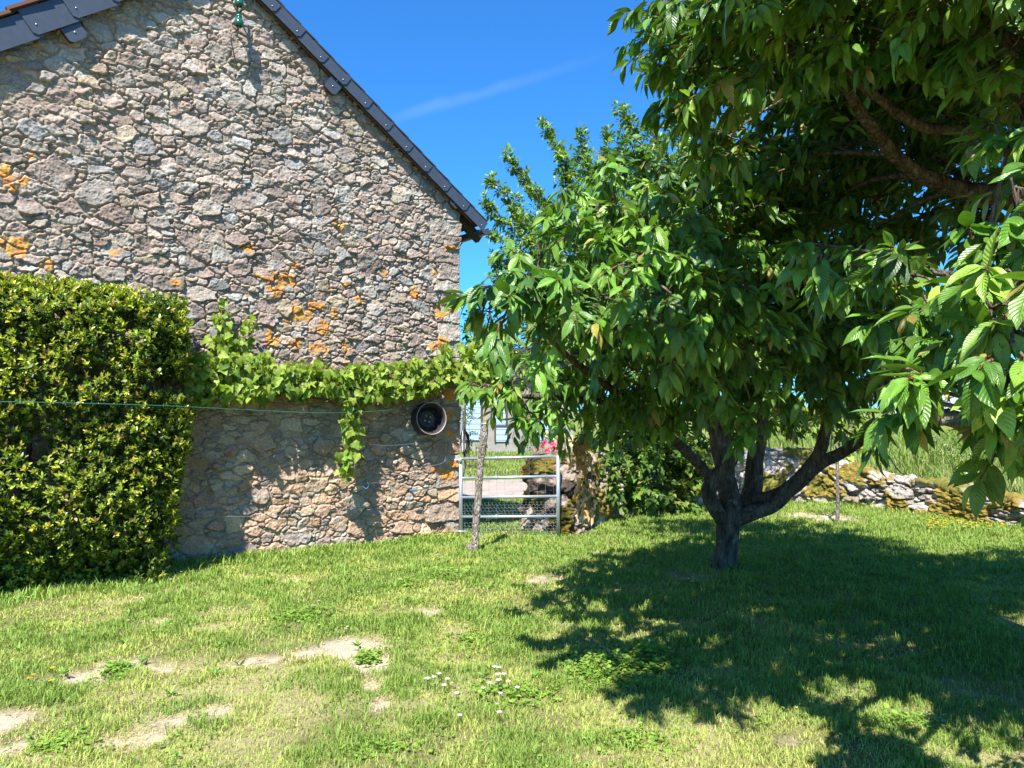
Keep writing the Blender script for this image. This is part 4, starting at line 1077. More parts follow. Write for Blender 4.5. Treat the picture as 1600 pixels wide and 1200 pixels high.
def build_plum():
    b = thing('plum_tree', 'spiky small leaved plum tree rising behind the cherry foliage', 'tree', at(1040, 780, 13.4) * [1, 1, 0])
    base = at(1040, 780, 13.4); base[2] = -.05
    g = Geo(); P, rr = limb_pts([(1040, 800, 13.4, 8), (1030, 700, 13.2, 8), (1000, 600, 12.4, 7), (975, 500, 11.4, 5)]); P[0, 2] = -.1
    g.tube(P, rr, 10, sub=5, rough=.15); g.build('trunk', M_bark, b)
    tips = [((960, 420), (850, 188)), ((940, 440), (788, 238)), ((930, 460), (766, 278)), ((915, 470), (757, 312)), ((900, 480), (765, 365)), ((890, 480), (770, 400)), ((980, 400), (945, 205)), ((1000, 380), (972, 200)), ((1080, 360), (970, 165)), ((1090, 340), (1010, 190)),
            ((1000, 400), (900, 240)), ((960, 420), (870, 235)), ((1060, 330), (1075, 190)), ((1120, 330), (1120, 200)), ((930, 430), (830, 290)), ((920, 480), (800, 330)), ((900, 520), (770, 430)), ((960, 400), (905, 205)), ((1100, 300), (1040, 175)), ((880, 520), (790, 470)), ((1000, 420), (935, 250)), ((1040, 400), (1000, 240))]
    S, D, L = [], [], []; gt = Geo()
    for (a0, a1) in tips:
        d = 11.3 + rng.uniform(-.7, .7)
        p0 = at(*a0, d + .2); p1 = at(*a1, d); ln = np.linalg.norm(p1 - p0)
        gp = Geo(); gp.tube([at(975, 520, 11.4), (p0 + at(975, 520, 11.4)) / 2 + rand_unit(1)[0] * .1, p0], [.03, .022, .016], 6, sub=4)
        gp.tube([p0, (p0 + p1) / 2 + rand_unit(1)[0] * .08, p1], [.015, .010, .004], 5, sub=5)
        gp.build('branch', M_bark, b)
        k = int(ln / .017)
        for i in range(k):
            t = (i + rng.random()) / k
            if rng.random() < .04: continue
            w = .07 + .36 * (1 - t) ** .8 * rng.random()
            p = p0 + (p1 - p0) * t + rng.normal(0, .025, 3)
            dd = unit(rand_unit(1)[0] * .9 + unit(p1 - p0) * .7)
            S.append(p); D.append(dd); L.append(w)
    S, D, L = np.array(S), np.array(D), np.array(L)
    gl = Geo(); PC = [(.17, .29, .05), (.13, .24, .042), (.23, .34, .06)]
    shoots(gl, gt, S, D, L, T_SM, .084, PC, [3, 3, 2], 8, (.24, .22, .08), .05, .1, .1, .0022)
    C = im_clumps([(860, 480, 11.2, 70, 70, .7), (800, 560, 10.9, 70, 50, .5), (900, 560, 11.2, 80, 60, .6), (980, 480, 11.6, 90, 80, .8), (1060, 420, 11.8, 90, 90, .8), (1120, 330, 12, 70, 80, .7), (980, 590, 11.4, 80, 50, .6), (760, 540, 10.8, 36, 50, .35), (1080, 560, 12, 100, 70, .8), (850, 420, 11.2, 60, 60, .5), (930, 380, 11.4, 60, 60, .5), (1180, 450, 12.2, 110, 110, .8), (780, 600, 10.9, 50, 28, .4), (1030, 300, 11.9, 50, 50, .5)])
    S, D, L = clump_fill(C, 115, at(985, 600, 11.5), .3, .6, 0, .35)
    shoots(gl, gt, S, D, L, T_SM, .080, PC, [3, 3, 2], 12, None, .1, .1, .1, .0022)
    gl.build('crown', M_small, b); gt.build('twigs', M_bark, b)

def bush(name, label, cat, clumps, dens, size, cols, w, tpl=T_SM, mat=None, ltip=.22, nl=9, stem=None, droop=.15):
    cl = im_clumps(clumps)
    c0 = np.mean([c for c, r in cl], 0); gz = zgr(c0[0], c0[1])
    b = thing(name, label, cat, (c0[0], c0[1], float(gz)))
    gl = Geo(); gt = Geo()
    S, D, L = clump_fill(cl, dens, c0 - Z * .3, ltip, .5, 0, .4)
    shoots(gl, None, S, D, L, tpl, size, cols, w, nl, None, droop, .15, .1, .003)
    for c, r in cl:
        f = np.array([c[0], c[1] + .1, gz - .05]); gs = Geo(); gs.tube([f, (f + c) / 2 + rand_unit(1)[0] * .08, c], [.02, .014, .006], 5, sub=3); gs.build('stem', M_twig, b)
    gl.build('foliage', mat or M_small, b)
    return b
def build_bushes():
    G1 = [(.13, .22, .035), (.09, .17, .03), (.20, .27, .05), (.06, .12, .025)]
    bush('bramble_bush', 'leafy bright green bramble bush against the wall left of the cherry trunk', 'bush',
         [(940, 735, 11.2, 34, 32, .3), (985, 730, 11.8, 44, 36, .3), (1030, 715, 12.3, 44, 36, .35), (1075, 735, 12.5, 36, 40, .35), (960, 775, 11.3, 26, 18, .25), (1000, 768, 11.8, 40, 24, .25), (1050, 770, 12.2, 36, 22, .25), (1080, 700, 12.8, 34, 24, .3), (960, 660, 13.2, 50, 30, .35), (1040, 655, 13.6, 50, 30, .35), (1000, 690, 12.8, 50, 24, .3), (925, 700, 12, 16, 22, .2)],
         130, .085, G1, [4, 3, 2.5, 2], T_VN, M_vine, .2, 8)
    bush('climbing_vine', 'yellow green vine sprawling over the wall top behind the sapling', 'vine',
         [(1200, 675, 14.2, 40, 22, .3), (1250, 660, 14.4, 40, 24, .3), (1300, 665, 14.4, 40, 24, .3), (1150, 680, 14, 40, 24, .3), (1330, 690, 14.2, 22, 14, .2)],
         80, .12, [(.26, .34, .06), (.20, .28, .05)], [1, 1], T_VN, M_vine, .25, 8)
    bush('meadow_bush', 'rounded pale green bush in the meadow beyond the low wall', 'bush',
         [(1500, 705, 17, 40, 36, .5), (1470, 725, 17, 36, 26, .4), (1530, 720, 16.5, 34, 32, .4), (1510, 740, 16.5, 40, 16, .4), (1440, 735, 17.5, 26, 18, .4)],
         60, .07, [(.16, .22, .05), (.12, .18, .04), (.20, .25, .07)], [1, 1, 1], T_SM, M_small, .3, 10)
    bush('hedgerow', 'dark hedgerow bushes far across the meadow on the right', 'hedge',
         [(1240, 640, 40, 60, 22, 1.5), (1330, 636, 40, 60, 20, 1.5), (1420, 640, 42, 60, 16, 1.5), (1520, 640, 42, 60, 16, 1.5), (1180, 630, 38, 60, 30, 1.5), (1620, 640, 42, 60, 18, 1.5)],
         9, .24, [(.06, .10, .03), (.09, .13, .04)], [1, 1], T_SM, M_small, .9, 12)
    bush('garden_shrub', 'slender leafy shrub just behind the barn corner', 'shrub',
         [(733, 660, 22, 10, 26, .4), (742, 690, 22, 14, 14, .4), (728, 620, 22, 10, 24, .4)], 60, .10, G1, [3, 3, 2, 2], T_SM, M_small, .16, 9)
    # rose bush with pink and yellow flowers
    b = bush('rose_bush', 'rose bush with pink and pale yellow blooms above the mossy pillar', 'rose bush',
             [(850, 692, 17.2, 28, 18, .35), (880, 688, 17.4, 30, 18, .35), (905, 695, 17.5, 20, 14, .3), (830, 690, 17.2, 20, 16, .3), (866, 715, 17.2, 30, 18, .35)], 100, .065, [(.10, .17, .04), (.14, .21, .06)], [1, 1], T_SM, M_small, .18, 9)
    pk = [(852, 696), (864, 700), (858, 707), (872, 697), (846, 703), (866, 706), (840, 708), (875, 706), (854, 710), (861, 692)]
    ye = [(855, 684), (866, 682), (880, 688), (892, 690), (897, 697), (885, 694), (874, 684), (902, 702), (838, 684), (890, 702), (869, 690), (850, 680)]
    for pts, c in ((pk, (.90, .24, .34)), (ye, (.82, .74, .38))):
        for px, py in pts:
            g = Geo(); p = at(px, py - 5, 16.6 + rng.uniform(0, .2)); n = 14
            ax = unit(rand_unit(n) + np.array([0, -.6, .5])); leaf_geo(g, T_SM, np.repeat(p[None], n, 0), ax, np.cross(ax, rand_unit(n)), rng.uniform(.055, .09, n), np.array(c)[None] * rng.uniform(.8, 1.15, (n, 1)), np.full(n, 1.8))
            g.build('rose', M_petal, b)
def build_sapling():
    base = ground(1308, 818); d = base[1]
    b = thing('young_sapling', 'bare pale stemmed sapling in a circle of bare earth by the stone wall', 'sapling', base)
    g = Geo(); g.tube([base - Z * .06, at(1309, 780, d), at(1308, 735, d), at(1310, 700, d)], [.030, .024, .021, .019], 9, sub=5, rough=.1); g.build('trunk', M_graybark, b)
    T_ = at(1310, 702, d)
    for pts in ([(1310, 702), (1303, 690), (1297, 672), (1293, 655)], [(1310, 702), (1306, 688), (1304, 668), (1300, 650)], [(1310, 704), (1319, 692), (1326, 675), (1329, 655)], [(1312, 700), (1322, 682), (1331, 665), (1334, 658)]):
        g = Geo(); g.tube([at(a, c, d + .05 * k) for k, (a, c) in enumerate(pts)], [.013, .010, .008, .005], 7, sub=4); g.build('branch', M_graybark, b)
    gl = Geo(); cl = im_clumps([(1305, 648, d, 20, 12, .15), (1328, 650, d, 12, 10, .12), (1300, 670, d, 8, 8, .1)])
    S, D, L = clump_fill(cl, 120, at(1310, 700, d), .14); shoots(gl, None, S, D, L, T_SM, .07, [(.06, .13, .03)], [1], 7, None, .2); gl.build('leaves', M_small, b)
def build_dead_branch():
    d = 6.1; top = at(908, 668, d)
    b = thing('dried_branch', 'withered brown leafy branch hanging from the cherry before the pillar', 'dead branch', top)
    g = Geo(); g.tube([at(905, 650, d), top, at(914, 720, d), at(918, 770, d), at(917, 812, d)], [.006, .006, .005, .004, .002], 6, sub=4); g.build('stem', M_graybark, b)
    gl = Geo(); n = 150
    t = np.concatenate([rng.uniform(.0, .38, 60), rng.uniform(.55, .95, 90)])
    px = 907 + t * 10 + rng.normal(0, 4.5, n); py = 676 + t * 130
    P = np.array([at(a, c, d + rng.normal(0, .03)) for a, c in zip(px, py)])
    ax = unit(np.tile(-Z, (n, 1)) + rng.normal(0, .22, (n, 3))); leaf_geo(gl, [leaf_tpl(CH_ROWS, cherry_prof, .25, 1.2, .1, 5, 0, .6), leaf_tpl(CH_ROWS, cherry_prof, .22, -1.0, .3, 5, 0, .5)], P, ax, rand_unit(n), rng.uniform(.08, .14, n),
             colmix(n, [(.60, .40, .17), (.68, .50, .25), (.45, .26, .10)], [2, 2, 1]), rng.uniform(.22, .42, n))
    gl.build('leaves', M_dry, b)

# ------------------------------------------------------------------ distant buildings
def gabled(name, label, cat, c, w, dpt, hw, hr, yaw, mw, mr):
    b = thing(name, label, cat, c)
    ex = np.array([math.cos(yaw), math.sin(yaw), 0]); ey = np.array([-math.sin(yaw), math.cos(yaw), 0]); c = np.asarray(c, float)
    o = c - ex * w / 2
    V = [o, o + ex * w, o + ex * w + ey * dpt, o + ey * dpt]; V = [v - Z * .3 for v in V] + [v + Z * hw for v in V] + [o + ey * dpt / 2 + Z * hr, o + ex * w + ey * dpt / 2 + Z * hr]
    g = Geo(); g.add(V, [np.array([[0, 1, 5, 4], [2, 3, 7, 6]]), np.array([[1, 2, 6, 9, 5], [3, 0, 4, 8, 7]])]); g.build('wall', mw, b, False)
    g = Geo(); e = .25
    for s in (0, 1):
        a0 = o - ex * e + (ey * dpt if s else 0 * ey); sl = (ey * dpt / 2) * (-1 if s else 1) + Z * (hr - hw)
        a0 = a0 + Z * (hw + .03) - sl * .08
        g.box(a0, ex * (w + 2 * e), sl * 1.08, Z * .1)
    g.build('roof', mr, b, False)
    return b, o, ex, ey
def build_houses():
    d = 32; c = at(790, 690, d); c[2] = 0.15
    b, o, ex, ey = gabled('farm_outbuilding', 'grey stone outbuilding with blue plank doors seen past the gate post', 'outbuilding', c, 5.6, 6, 2.9, 4.3, 0.0, M_render, M_slate2)
    for px0, px1, y0, y1 in ((728, 751, 618, 688), (769, 790, 622, 664), (775, 792, 667, 690), (838, 862, 640, 690)):
        p0 = at(px0, y1, d - .06); p1 = at(px1, y0, d - .06)
        g = Geo(); g.box(p0, [p1[0] - p0[0], 0, 0], [0, .1, 0], [0, 0, p1[2] - p0[2]]); dr = g.build('blue_door', M_bluedoor, b, False)
        g = Geo(); w = .07
        g.box(p0 + [-w, -.03, 0], [w, 0, 0], [0, .1, 0], [0, 0, p1[2] - p0[2] + w]); g.box([p1[0], p0[1] - .03, p0[2]], [w, 0, 0], [0, .1, 0], [0, 0, p1[2] - p0[2] + w]); g.box([p0[0], p0[1] - .03, p1[2]], [p1[0] - p0[0], 0, 0], [0, .1, 0], [0, 0, w])
        g.build('frame', M_timber, dr, False)
    c = at(1598, 690, 45); c[2] = float(zgr(c[0], c[1])) - .1
    b, o, ex, ey = gabled('white_house', 'small white house with red roof far beyond the meadow at right', 'house', c, 7, 6, 1.9, 3.6, .3, M_whitewall, M_redroof)
    for k in (1.2, 3.0, 5.0):
        g = Geo(); g.box(o + ex * k - ey * .04 + Z * .8, ex * .8, ey * .06, Z * .9); g.build('window', M_black, b, False)

# ------------------------------------------------------------------ grass
def inside_garden(x, y):
    n = (x - CORN[0]) * N[0] + (y - CORN[1]) * N[1]
    u = (x - CORN[0]) * U[0] + (y - CORN[1]) * U[1]
    return (n > .02) | (u > .05)
def build_grass():
    def sample(n, y0, y1, pw, mx=.74):
        # density falls off with distance
        k = 2 - pw; t = rng.random(n); y = (y0 ** k + t * (y1 ** k - y0 ** k)) ** (1 / k)
        x = rng.uniform(-1, 1, n) * (mx * y + .5)
        return x, y
    x, y = sample(760000, 2.7, 14.5, 1.35)
    n1 = fbm(x * 1.1, y * 1.1, 4, 201); n2 = fbm(x * 5, y * 5, 3, 202); n3 = fbm(x * 2.4 + 40, y * 2.4, 3, 203)
    d = dirt_mask(x, y)
    keep = inside_garden(x, y) & (rng.random(len(x)) > 1.15 * d ** .7) & (rng.random(len(x)) < .45 + .9 * sstep(.3, .6, n2))
    x, y, n1, n2, n3, d = [q[keep] for q in (x, y, n1, n2, n3, d)]
    n = len(x); z = zgr(x, y) - .005
    far = sstep(3, 10, y)
    tuft = sstep(.5, .68, n2)
    green = sstep(.36, .60, n3 + .22 * sstep(5, 8.5, y) + .10 * sstep(-1, 1.5, x) - .07)
    hgt = (.014 + .024 * rng.random(n) + .036 * tuft * rng.random(n) + .03 * green * rng.random(n)) * (1 + .25 * far)
    tall = rng.random(n) < .012; hgt = np.where(tall, hgt * 1.8, hgt)
    wd = (.0016 + .0012 * rng.random(n)) * (1 + 1.2 * far)
    phi = rng.uniform(0, 2 * np.pi, n); lean = rng.uniform(.15, 1.1, n)
    gcol = np.array([.215, .325, .058]); ycol = np.array([.40, .45, .11]); scol = np.array([.56, .48, .25])
    r_ = rng.random(n)
    k = np.clip(green + rng.normal(0, .25, n), 0, 1)[:, None]
    c = ycol * (1 - k) + gcol * k
    dry = (rng.random(n) < (.07 + .33 * (1 - green) * sstep(.35, .6, n1) + .9 * np.sqrt(d)))[:, None]
    c = np.where(dry, scol, c) * rng.uniform(.7, 1.25, (n, 1))
    dm = dry[:, 0]; hgt = np.where(dm, hgt * .6, hgt); lean = np.where(dm, rng.uniform(.8, 2.4, n), lean); wd = np.where(dm, wd * .75, wd)
    side = np.column_stack([np.cos(phi), np.sin(phi), 0 * phi]); fw = np.column_stack([-np.sin(phi), np.cos(phi), 0 * phi])
    B = np.column_stack([x, y, z])
    mid = B + fw * (hgt * .30 * lean)[:, None] + Z * (hgt * np.maximum(.15, .66 - .2 * lean))[:, None]
    tip = B + fw * (hgt * .95 * lean)[:, None] + Z * (hgt * np.maximum(.12, 1 - .36 * lean))[:, None]
    V = np.stack([B - side * wd[:, None], B + side * wd[:, None], mid + side * (wd * .8)[:, None], mid - side * (wd * .8)[:, None], tip], 1).reshape(-1, 3)
    i = np.arange(n)[:, None] * 5
    q = i + np.array([[0, 1, 2, 3]]); t = i + np.array([[3, 2, 4]])
    o = mesh_np('grass', V, [q, t], M_grass, None, None, np.repeat(c, 5, 0))
    tag(o, 'short patchy lawn grass with dry straw', 'grass', None, 'stuff')
    print('blades', n)
    # broadleaf weeds and clover
    g = Geo(); X, Y, Hh = [], [], []
    x, y = sample(5200, 2.8, 11, 1.3)
    m = (fbm(x * 1.7, y * 1.7, 3, 210) > .52) & inside_garden(x, y) & (dirt_mask(x, y) < .4)
    X.append(x[m]); Y.append(y[m]); Hh.append(rng.uniform(.012, .04, m.sum()))
    for px, py, rx, ry, nn, hh in ((960, 1045, 85, 30, 520, .085), (1015, 1030, 40, 22, 240, .11), (480, 965, 60, 14, 110, .07), (700, 900, 60, 14, 120, .08), (640, 915, 30, 10, 50, .07), (180, 1050, 25, 12, 90, .07), (575, 1030, 20, 12, 60, .05), (100, 1160, 60, 20, 80, .04), (1420, 1130, 80, 20, 50, .08), (800, 1090, 80, 22, 110, .04),
                                   (740, 1000, 60, 16, 90, .04), (590, 1170, 40, 14, 50, .04), (980, 1160, 80, 20, 100, .04), (40, 930, 60, 10, 120, .05)):
        c = ground(px, py); k = c[1] / F; b_ = ry * c[1] / (py - 645)
        q = rng.normal(0, .5, (nn, 2)); X.append(c[0] + q[:, 0] * rx * k); Y.append(c[1] + q[:, 1] * b_); Hh.append(rng.uniform(.2, 1, nn) * hh * np.exp(-(q ** 2).sum(1)))
    n0 = len(X[0]); X, Y, Hh = np.concatenate(X), np.concatenate(Y), np.concatenate(Hh); n = len(X)
    P = np.column_stack([X, Y, zgr(X, Y)]); SZc = np.where(np.arange(n) < n0, .7, 1.0)
    for k in range(5):
        ph = k * 1.26 + rng.uniform(0, 6, n); rad = np.column_stack([np.cos(ph), np.sin(ph), 0 * ph])
        leaf_geo(g, T_SM, P + Z * (Hh * (.3 + .18 * k))[:, None] + rad * .006, rad + Z * rng.uniform(-.1, .7, n)[:, None], Z + rng.normal(0, .3, (n, 3)), rng.uniform(.016, .034, n) * SZc * (1 + Hh * 3), colmix(n, [(.20, .33, .05), (.26, .38, .06), (.14, .26, .04)], [2, 2, 1]), np.full(n, 1.35))
    # dandelion-like rosettes
    n = 80; x, y = sample(n, 3, 9, 1.2); m = inside_garden(x, y); x, y = x[m], y[m]; n = len(x)
    for k in range(9):
        ph = k * .7 + rng.uniform(0, 6, n); rad = np.column_stack([np.cos(ph), np.sin(ph), 0 * ph])
        leaf_geo(g, T_HG, np.column_stack([x, y, zgr(x, y) + .01]), rad + Z * rng.uniform(.35, 1.2, n)[:, None], Z + rng.normal(0, .2, (n, 3)), rng.uniform(.04, .08, n), colmix(n, [(.20, .33, .05), (.15, .28, .045)], [1, 1]), np.full(n, .55))
    o = g.build('ground_cover', M_small); tag(o, 'clover and broadleaf weeds growing through the lawn', 'weeds', None, 'stuff')
    # taller meadow grass beyond the wall and the gate
    n = 90000; x = rng.uniform(2.5, 22, n); y = rng.uniform(11.5, 30, n); base = np.array([ground(*p) for p in WALLP]); wy = np.interp(x, base[:, 0][np.argsort(base[:, 0])], base[:, 1][np.argsort(base[:, 0])])
    m = (y > np.where(x > 5, np.interp(x, [5, 5.3, 6, 6.8, 7.4, 9], [14.6, 14.4, 13.4, 12.3, 11.5, 10.5]), 14.9)) & (rng.random(n) < .35 + fbm(x * .8, y * .8, 3, 300))
    x, y = x[m], y[m]; n2_ = 30000; x = np.concatenate([x, rng.uniform(-3.5, 4, n2_)]); y = np.concatenate([y, rng.uniform(19, 31.5, n2_)])
    n = len(x); B = np.column_stack([x, y, zgr(x, y) - .01]); hgt = np.where(x > 4.2, rng.uniform(.12, .42, n) * (.4 + 1.1 * fbm(x * .7, y * .7, 3, 301)), rng.uniform(.04, .10, n)); phi = rng.uniform(0, 6.28, n)
    side = np.column_stack([np.cos(phi), np.sin(phi), 0 * phi]); fw = np.column_stack([-np.sin(phi), np.cos(phi), 0 * phi]); w_ = rng.uniform(.004, .011, n)[:, None]
    mid = B + fw * (hgt * .2)[:, None] + Z * (hgt * .6)[:, None]; tip = B + fw * (hgt * .65)[:, None] + Z * (hgt * .9)[:, None]
    V = np.stack([B - side * w_, B + side * w_, mid + side * w_ * .8, mid - side * w_ * .8, tip], 1).reshape(-1, 3); i = np.arange(n)[:, None] * 5
    cm = colmix(n, [(.17, .26, .045), (.24, .31, .06), (.11, .19, .035), (.40, .36, .16)], [3, 3, 2, 1]) * (.6 + .8 * fbm(x * .5, y * .5, 3, 302))[:, None]
    o = mesh_np('meadow_grass', V, [i + np.array([[0, 1, 2, 3]]), i + np.array([[3, 2, 4]])], M_grass, None, None, np.repeat(cm, 5, 0))
    tag(o, 'taller meadow grass beyond the low stone wall and the gate', 'grass', None, 'stuff')
    # small stones lying on the bare earth
    x, y = sample(60000, 3, 9, 1.2); m = (dirt_mask(x, y) > .45) & inside_garden(x, y); x, y = x[m][:2200], y[m][:2200]; n = len(x)
    oct_ = np.array([[1, 0, 0], [0, 1, 0], [-1, 0, 0], [0, -1, 0], [0, 0, 1], [0, 0, -1.]]); of = np.array([[0, 1, 4], [1, 2, 4], [2, 3, 4], [3, 0, 4], [1, 0, 5], [2, 1, 5], [3, 2, 5], [0, 3, 5]])
    V = np.column_stack([x, y, zgr(x, y) - dirt_mask(x, y) * .02])[:, None] + (oct_[None] * rng.uniform(.5, 1.2, (n, 6, 1))) * (rng.uniform(.002, .008, n) * np.where(rng.random(n) < .03, 2.2, 1))[:, None, None] * np.array([1, 1, .7])
    o = mesh_np('pebbles', V.reshape(-1, 3), (of[None] + np.arange(n)[:, None, None] * 6).reshape(-1, 3), M_gravel, None, None, np.repeat(colmix(n, [(.45, .38, .29), (.30, .25, .20), (.5, .46, .4)], [2, 1, 1]), 6, 0))
    tag(o, 'crumbs of soil and tiny stones on the bare patches', 'pebbles', None, 'stuff')
    # longer fringe at wall foot and hedge
    x = []; y = []
    for k in range(5200):
        uu = rng.uniform(ULEFT + .4, .0); nn = abs(rng.normal(0, .12)) + (.04 if uu > -3.6 else .25 + rng.uniform(0, .5)); p = W(uu, 0, nn); x.append(p[0]); y.append(p[1])
    base = np.array([ground(*p) for p in WALLP]); bl = catmull(base, 20)
    for k in range(5200):
        p = bl[rng.integers(0, len(bl))] + np.array([rng.normal(0, .1), -abs(rng.normal(0, .12)), 0]); x.append(p[0]); y.append(p[1])
    x, y = np.array(x), np.array(y); n = len(x); B = np.column_stack([x, y, zgr(x, y) - .01]); hgt = rng.uniform(.03, .13, n) * (.5 + fbm(x * 2, y * 2, 3, 9)); phi = rng.uniform(0, 6.28, n)
    side = np.column_stack([np.cos(phi), np.sin(phi), 0 * phi]); fw = np.column_stack([-np.sin(phi), np.cos(phi), 0 * phi])
    mid = B + fw * (hgt * .2)[:, None] + Z * (hgt * .6)[:, None]; tip = B + fw * (hgt * .6)[:, None] + Z * (hgt * .95)[:, None]
    V = np.stack([B - side * .0045, B + side * .0045, mid + side * .0035, mid - side * .0035, tip], 1).reshape(-1, 3); i = np.arange(n)[:, None] * 5
    o = mesh_np('grass', V, [i + np.array([[0, 1, 2, 3]]), i + np.array([[3, 2, 4]])], M_grass, None, None, np.repeat(colmix(n, [gcol, gcol * 1.4, ycol], [2, 2, 1]), 5, 0))
    tag(o, 'longer grass fringe along the foot of the walls', 'grass', None, 'stuff')

def flower(name, label, cat, group, petal_col, centre_col, n, size, h):
    b = thing(name, label, cat, (0, 0, -50), group)
    g = Geo(); ph = np.arange(n) * 2 * math.pi / n; rad = np.column_stack([np.cos(ph), np.sin(ph), np.full(n, .25)])
    o = np.array([0, 0, h - 50.0])
    leaf_geo(g, T_SM, np.repeat(o[None], n, 0), rad, np.tile(Z, (n, 1)), np.full(n, size), np.tile(petal_col, (n, 1)), np.full(n, 1.2))
    g.build('petals', M_petal, b)
    g = Geo(); g.tube([o - Z * h, o], .0018, 4, cap=False, col=(.1, .2, .04)); g.tube([o, o + Z * .004], size * .3, 6, col=centre_col); g.build('stalk', M_petal, b)
    return b
def build_flowers():
    def scatter(proto, pts, first_used=False):
        for k, (px, py, sc) in enumerate(pts):
            p = ground(px, py); p[2] = float(zgr(p[0], p[1]))
            if k == 0:
                proto.location = p; proto.scale = (sc,) * 3
            else: copy_tree(proto, p, rng.uniform(0, 6), sc)
    f = flower('dandelion', 'yellow dandelion in the sunny grass at lower left', 'flower', 'dandelions in the sunny grass', (.80, .58, .02), (.75, .5, .02), 14, .016, .05)
    scatter(f, [(82, 1058, 1.0), (45, 1072, .9), (52, 1065, .8), (80, 1077, 1.0)])
    f = flower('dandelion', 'yellow dandelion in the tree shade beside the cherry trunk', 'flower', 'dandelions in the tree shade', (.80, .58, .02), (.75, .5, .02), 14, .017, .06)
    scatter(f, [(1231, 914, 1), (1247, 917, 1), (1250, 922, .9), (1205, 899, .8), (1219, 898, .8), (1165, 909, .8)])
    f = flower('buttercup', 'small yellow buttercup in front of the low stone wall', 'flower', 'buttercups below the stone wall', (.85, .65, .02), (.75, .5, .02), 6, .026, .08)
    pts = []
    for k in range(75):
        px = rng.uniform(1448, 1575); py = 825 + rng.normal(0, 5) + (px - 1500) * .03; pts.append((px, py, rng.uniform(.7, 1.2)))
    for k in range(8): pts.append((rng.uniform(1440, 1500), rng.uniform(813, 822), .8))
    scatter(f, pts)
    f = flower('clover_flower', 'white clover bloom in the grass at lower centre', 'flower', 'white clover blooms', (.78, .74, .66), (.7, .7, .5), 12, .016, .06)
    scatter(f, [(668, 1081, 1.2), (678, 1075, 1), (686, 1070, 1), (779, 1086, 1.2), (780, 1060, 1), (773, 1059, 1), (787, 1072, 1), (778, 1076, 1.2), (808, 1093, 1), (765, 1087, 1), (794, 1084, 1), (713, 1103, 1), (782, 1100, .9), (718, 1136, .9), (780, 1133, 1), (694, 1088, 1), (699, 1078, 1), (755, 1092, .8)])
    f = flower('daisy', 'tiny white daisy in the grass below the hedge', 'flower', 'daisies below the hedge and wall', (.85, .85, .85), (.8, .6, .05), 10, .013, .045)
    pts = [(rng.uniform(60, 290), rng.uniform(905, 922), 1) for k in range(16)] + [(280 + k * 11 + rng.uniform(-5, 5), 899 - k * 3.2 + rng.uniform(-3, 3), 1) for k in range(14)] + [(rng.uniform(0, 560), rng.uniform(905, 1000), .9) for k in range(22)]
    scatter(f, pts)

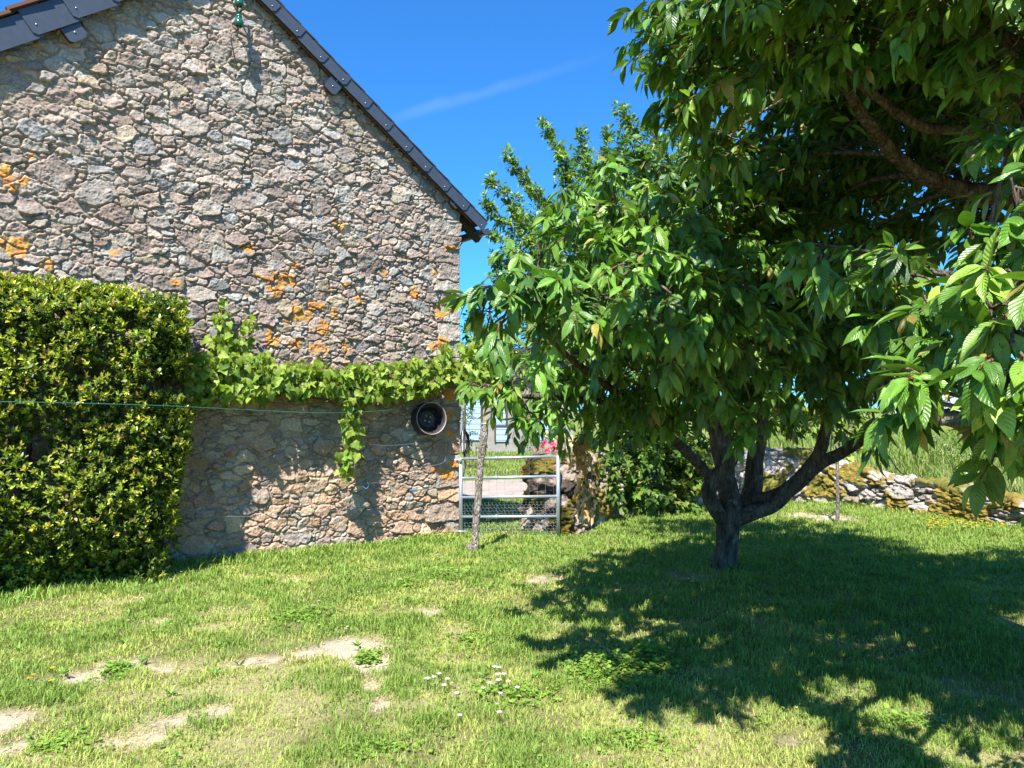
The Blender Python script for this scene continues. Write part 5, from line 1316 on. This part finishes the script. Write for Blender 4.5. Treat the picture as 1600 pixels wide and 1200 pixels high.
# ------------------------------------------------------------------ world, sun, camera
SUN = unit(np.array([-0.34, -1.5, 2.12]))
def build_world():
    w = bpy.data.worlds.new('World'); scn.world = w; w.use_nodes = True
    nt = w.node_tree; nt.nodes.clear()
    out = nt.nodes.new('ShaderNodeOutputWorld'); bg = nt.nodes.new('ShaderNodeBackground'); sky = nt.nodes.new('ShaderNodeTexSky')
    sky.sky_type = 'NISHITA'; sky.sun_disc = False
    el = math.asin(SUN[2]); sky.sun_elevation = el; sky.sun_rotation = math.atan2(SUN[0], SUN[1])
    sky.air_density = 1.15; sky.dust_density = 0.25; sky.ozone_density = 3.0; sky.altitude = 300
    bg.inputs['Strength'].default_value = 0.078
    # faint cirrus streak as part of the sky
    tc = nt.nodes.new('ShaderNodeTexCoord')
    a = unit(ray(600, 190)); b = unit(ray(960, 80)); nn = unit(np.cross(a, b)); al = unit(np.cross(nn, unit(a + b)))
    def dot(v):
        d = nt.nodes.new('ShaderNodeVectorMath'); d.operation = 'DOT_PRODUCT'; nt.links.new(tc.outputs['Generated'], d.inputs[0]); d.inputs[1].default_value = v; return d.outputs['Value']
    def mth(op, x, y=None):
        m = nt.nodes.new('ShaderNodeMath'); m.operation = op
        for i, q in enumerate((x, y)):
            if q is None: continue
            if isinstance(q, (int, float)): m.inputs[i].default_value = q
            else: nt.links.new(q, m.inputs[i])
        return m.outputs[0]
    def mr(x, a_, b_, c_, d_, st='SMOOTHSTEP'):
        m = nt.nodes.new('ShaderNodeMapRange'); m.interpolation_type = st; nt.links.new(x, m.inputs[0])
        for i, q in enumerate((a_, b_, c_, d_)): m.inputs[i + 1].default_value = q
        return m.outputs[0]
    no = nt.nodes.new('ShaderNodeTexNoise'); no.inputs['Scale'].default_value = 9; no.inputs['Detail'].default_value = 5; nt.links.new(tc.outputs['Generated'], no.inputs['Vector'])
    across = mth('ADD', dot(nn), mth('MULTIPLY', mth('SUBTRACT', no.outputs['Fac'], .5), .028))
    k = mth('MULTIPLY', mr(mth('ABSOLUTE', across), .0, .010, 1, 0), mth('MULTIPLY', mr(dot(al), -.17, -.08, 0, 1), mr(dot(al), -.03, .17, 1, 0)))
    k = mth('MULTIPLY', k, mr(no.outputs['Fac'], .25, .7, .3, 1.0))
    mx = nt.nodes.new('ShaderNodeMix'); mx.data_type = 'RGBA'
    nt.links.new(mth('MULTIPLY', k, .075), mx.inputs[0]); tint = nt.nodes.new('ShaderNodeMix'); tint.data_type = 'RGBA'; tint.blend_type = 'MULTIPLY'; tint.inputs[0].default_value = 1; tint.inputs[7].default_value = (.27, .84, 1.42, 1)
    nt.links.new(sky.outputs[0], tint.inputs[6]); nt.links.new(tint.outputs[2], mx.inputs[6]); mx.inputs[7].default_value = (8, 8.6, 9, 1)
    nt.links.new(mx.outputs[2], bg.inputs[0]); nt.links.new(bg.outputs[0], out.inputs[0])
    l = bpy.data.lights.new('sun', 'SUN'); l.energy = 5.0; l.angle = R(.53); l.color = (1.0, .965, .905)
    o = bpy.data.objects.new('sun', l); COL.objects.link(o); o.location = (0, 0, 20)
    o.rotation_euler = Vector(-SUN).to_track_quat('-Z', 'Y').to_euler()
    c = bpy.data.cameras.new('camera'); c.sensor_width = 36; c.lens = 36 * F / 1600; c.clip_end = 3000; c.clip_start = .05
    o = bpy.data.objects.new('camera', c); COL.objects.link(o); o.location = (0, 0, CAMZ); o.rotation_euler = (math.pi / 2 + PITCH, 0, 0); scn.camera = o
    scn.view_settings.view_transform = 'Standard'; scn.view_settings.look = 'None'; scn.view_settings.gamma = 1; scn.view_settings.exposure = 1.2
    scn.render.engine = 'CYCLES'; cy = scn.cycles
    cy.max_bounces = 6; cy.diffuse_bounces = 3; cy.glossy_bounces = 2; cy.transmission_bounces = 4; cy.transparent_max_bounces = 4; cy.use_denoising = True; cy.denoising_input_passes = 'RGB_ALBEDO_NORMAL'

import time
for f in (build_world, build_ground, build_barn, build_insulator, build_hedge, build_vine, build_wires, build_rim, build_gate, build_post, build_drywall, build_pillar,
          build_cherry_a, build_cherry_b, build_plum, build_bushes, build_sapling, build_dead_branch, build_houses, build_grass, build_flowers):
    t0 = time.time(); f(); print('%-18s %.1fs' % (f.__name__, time.time() - t0))
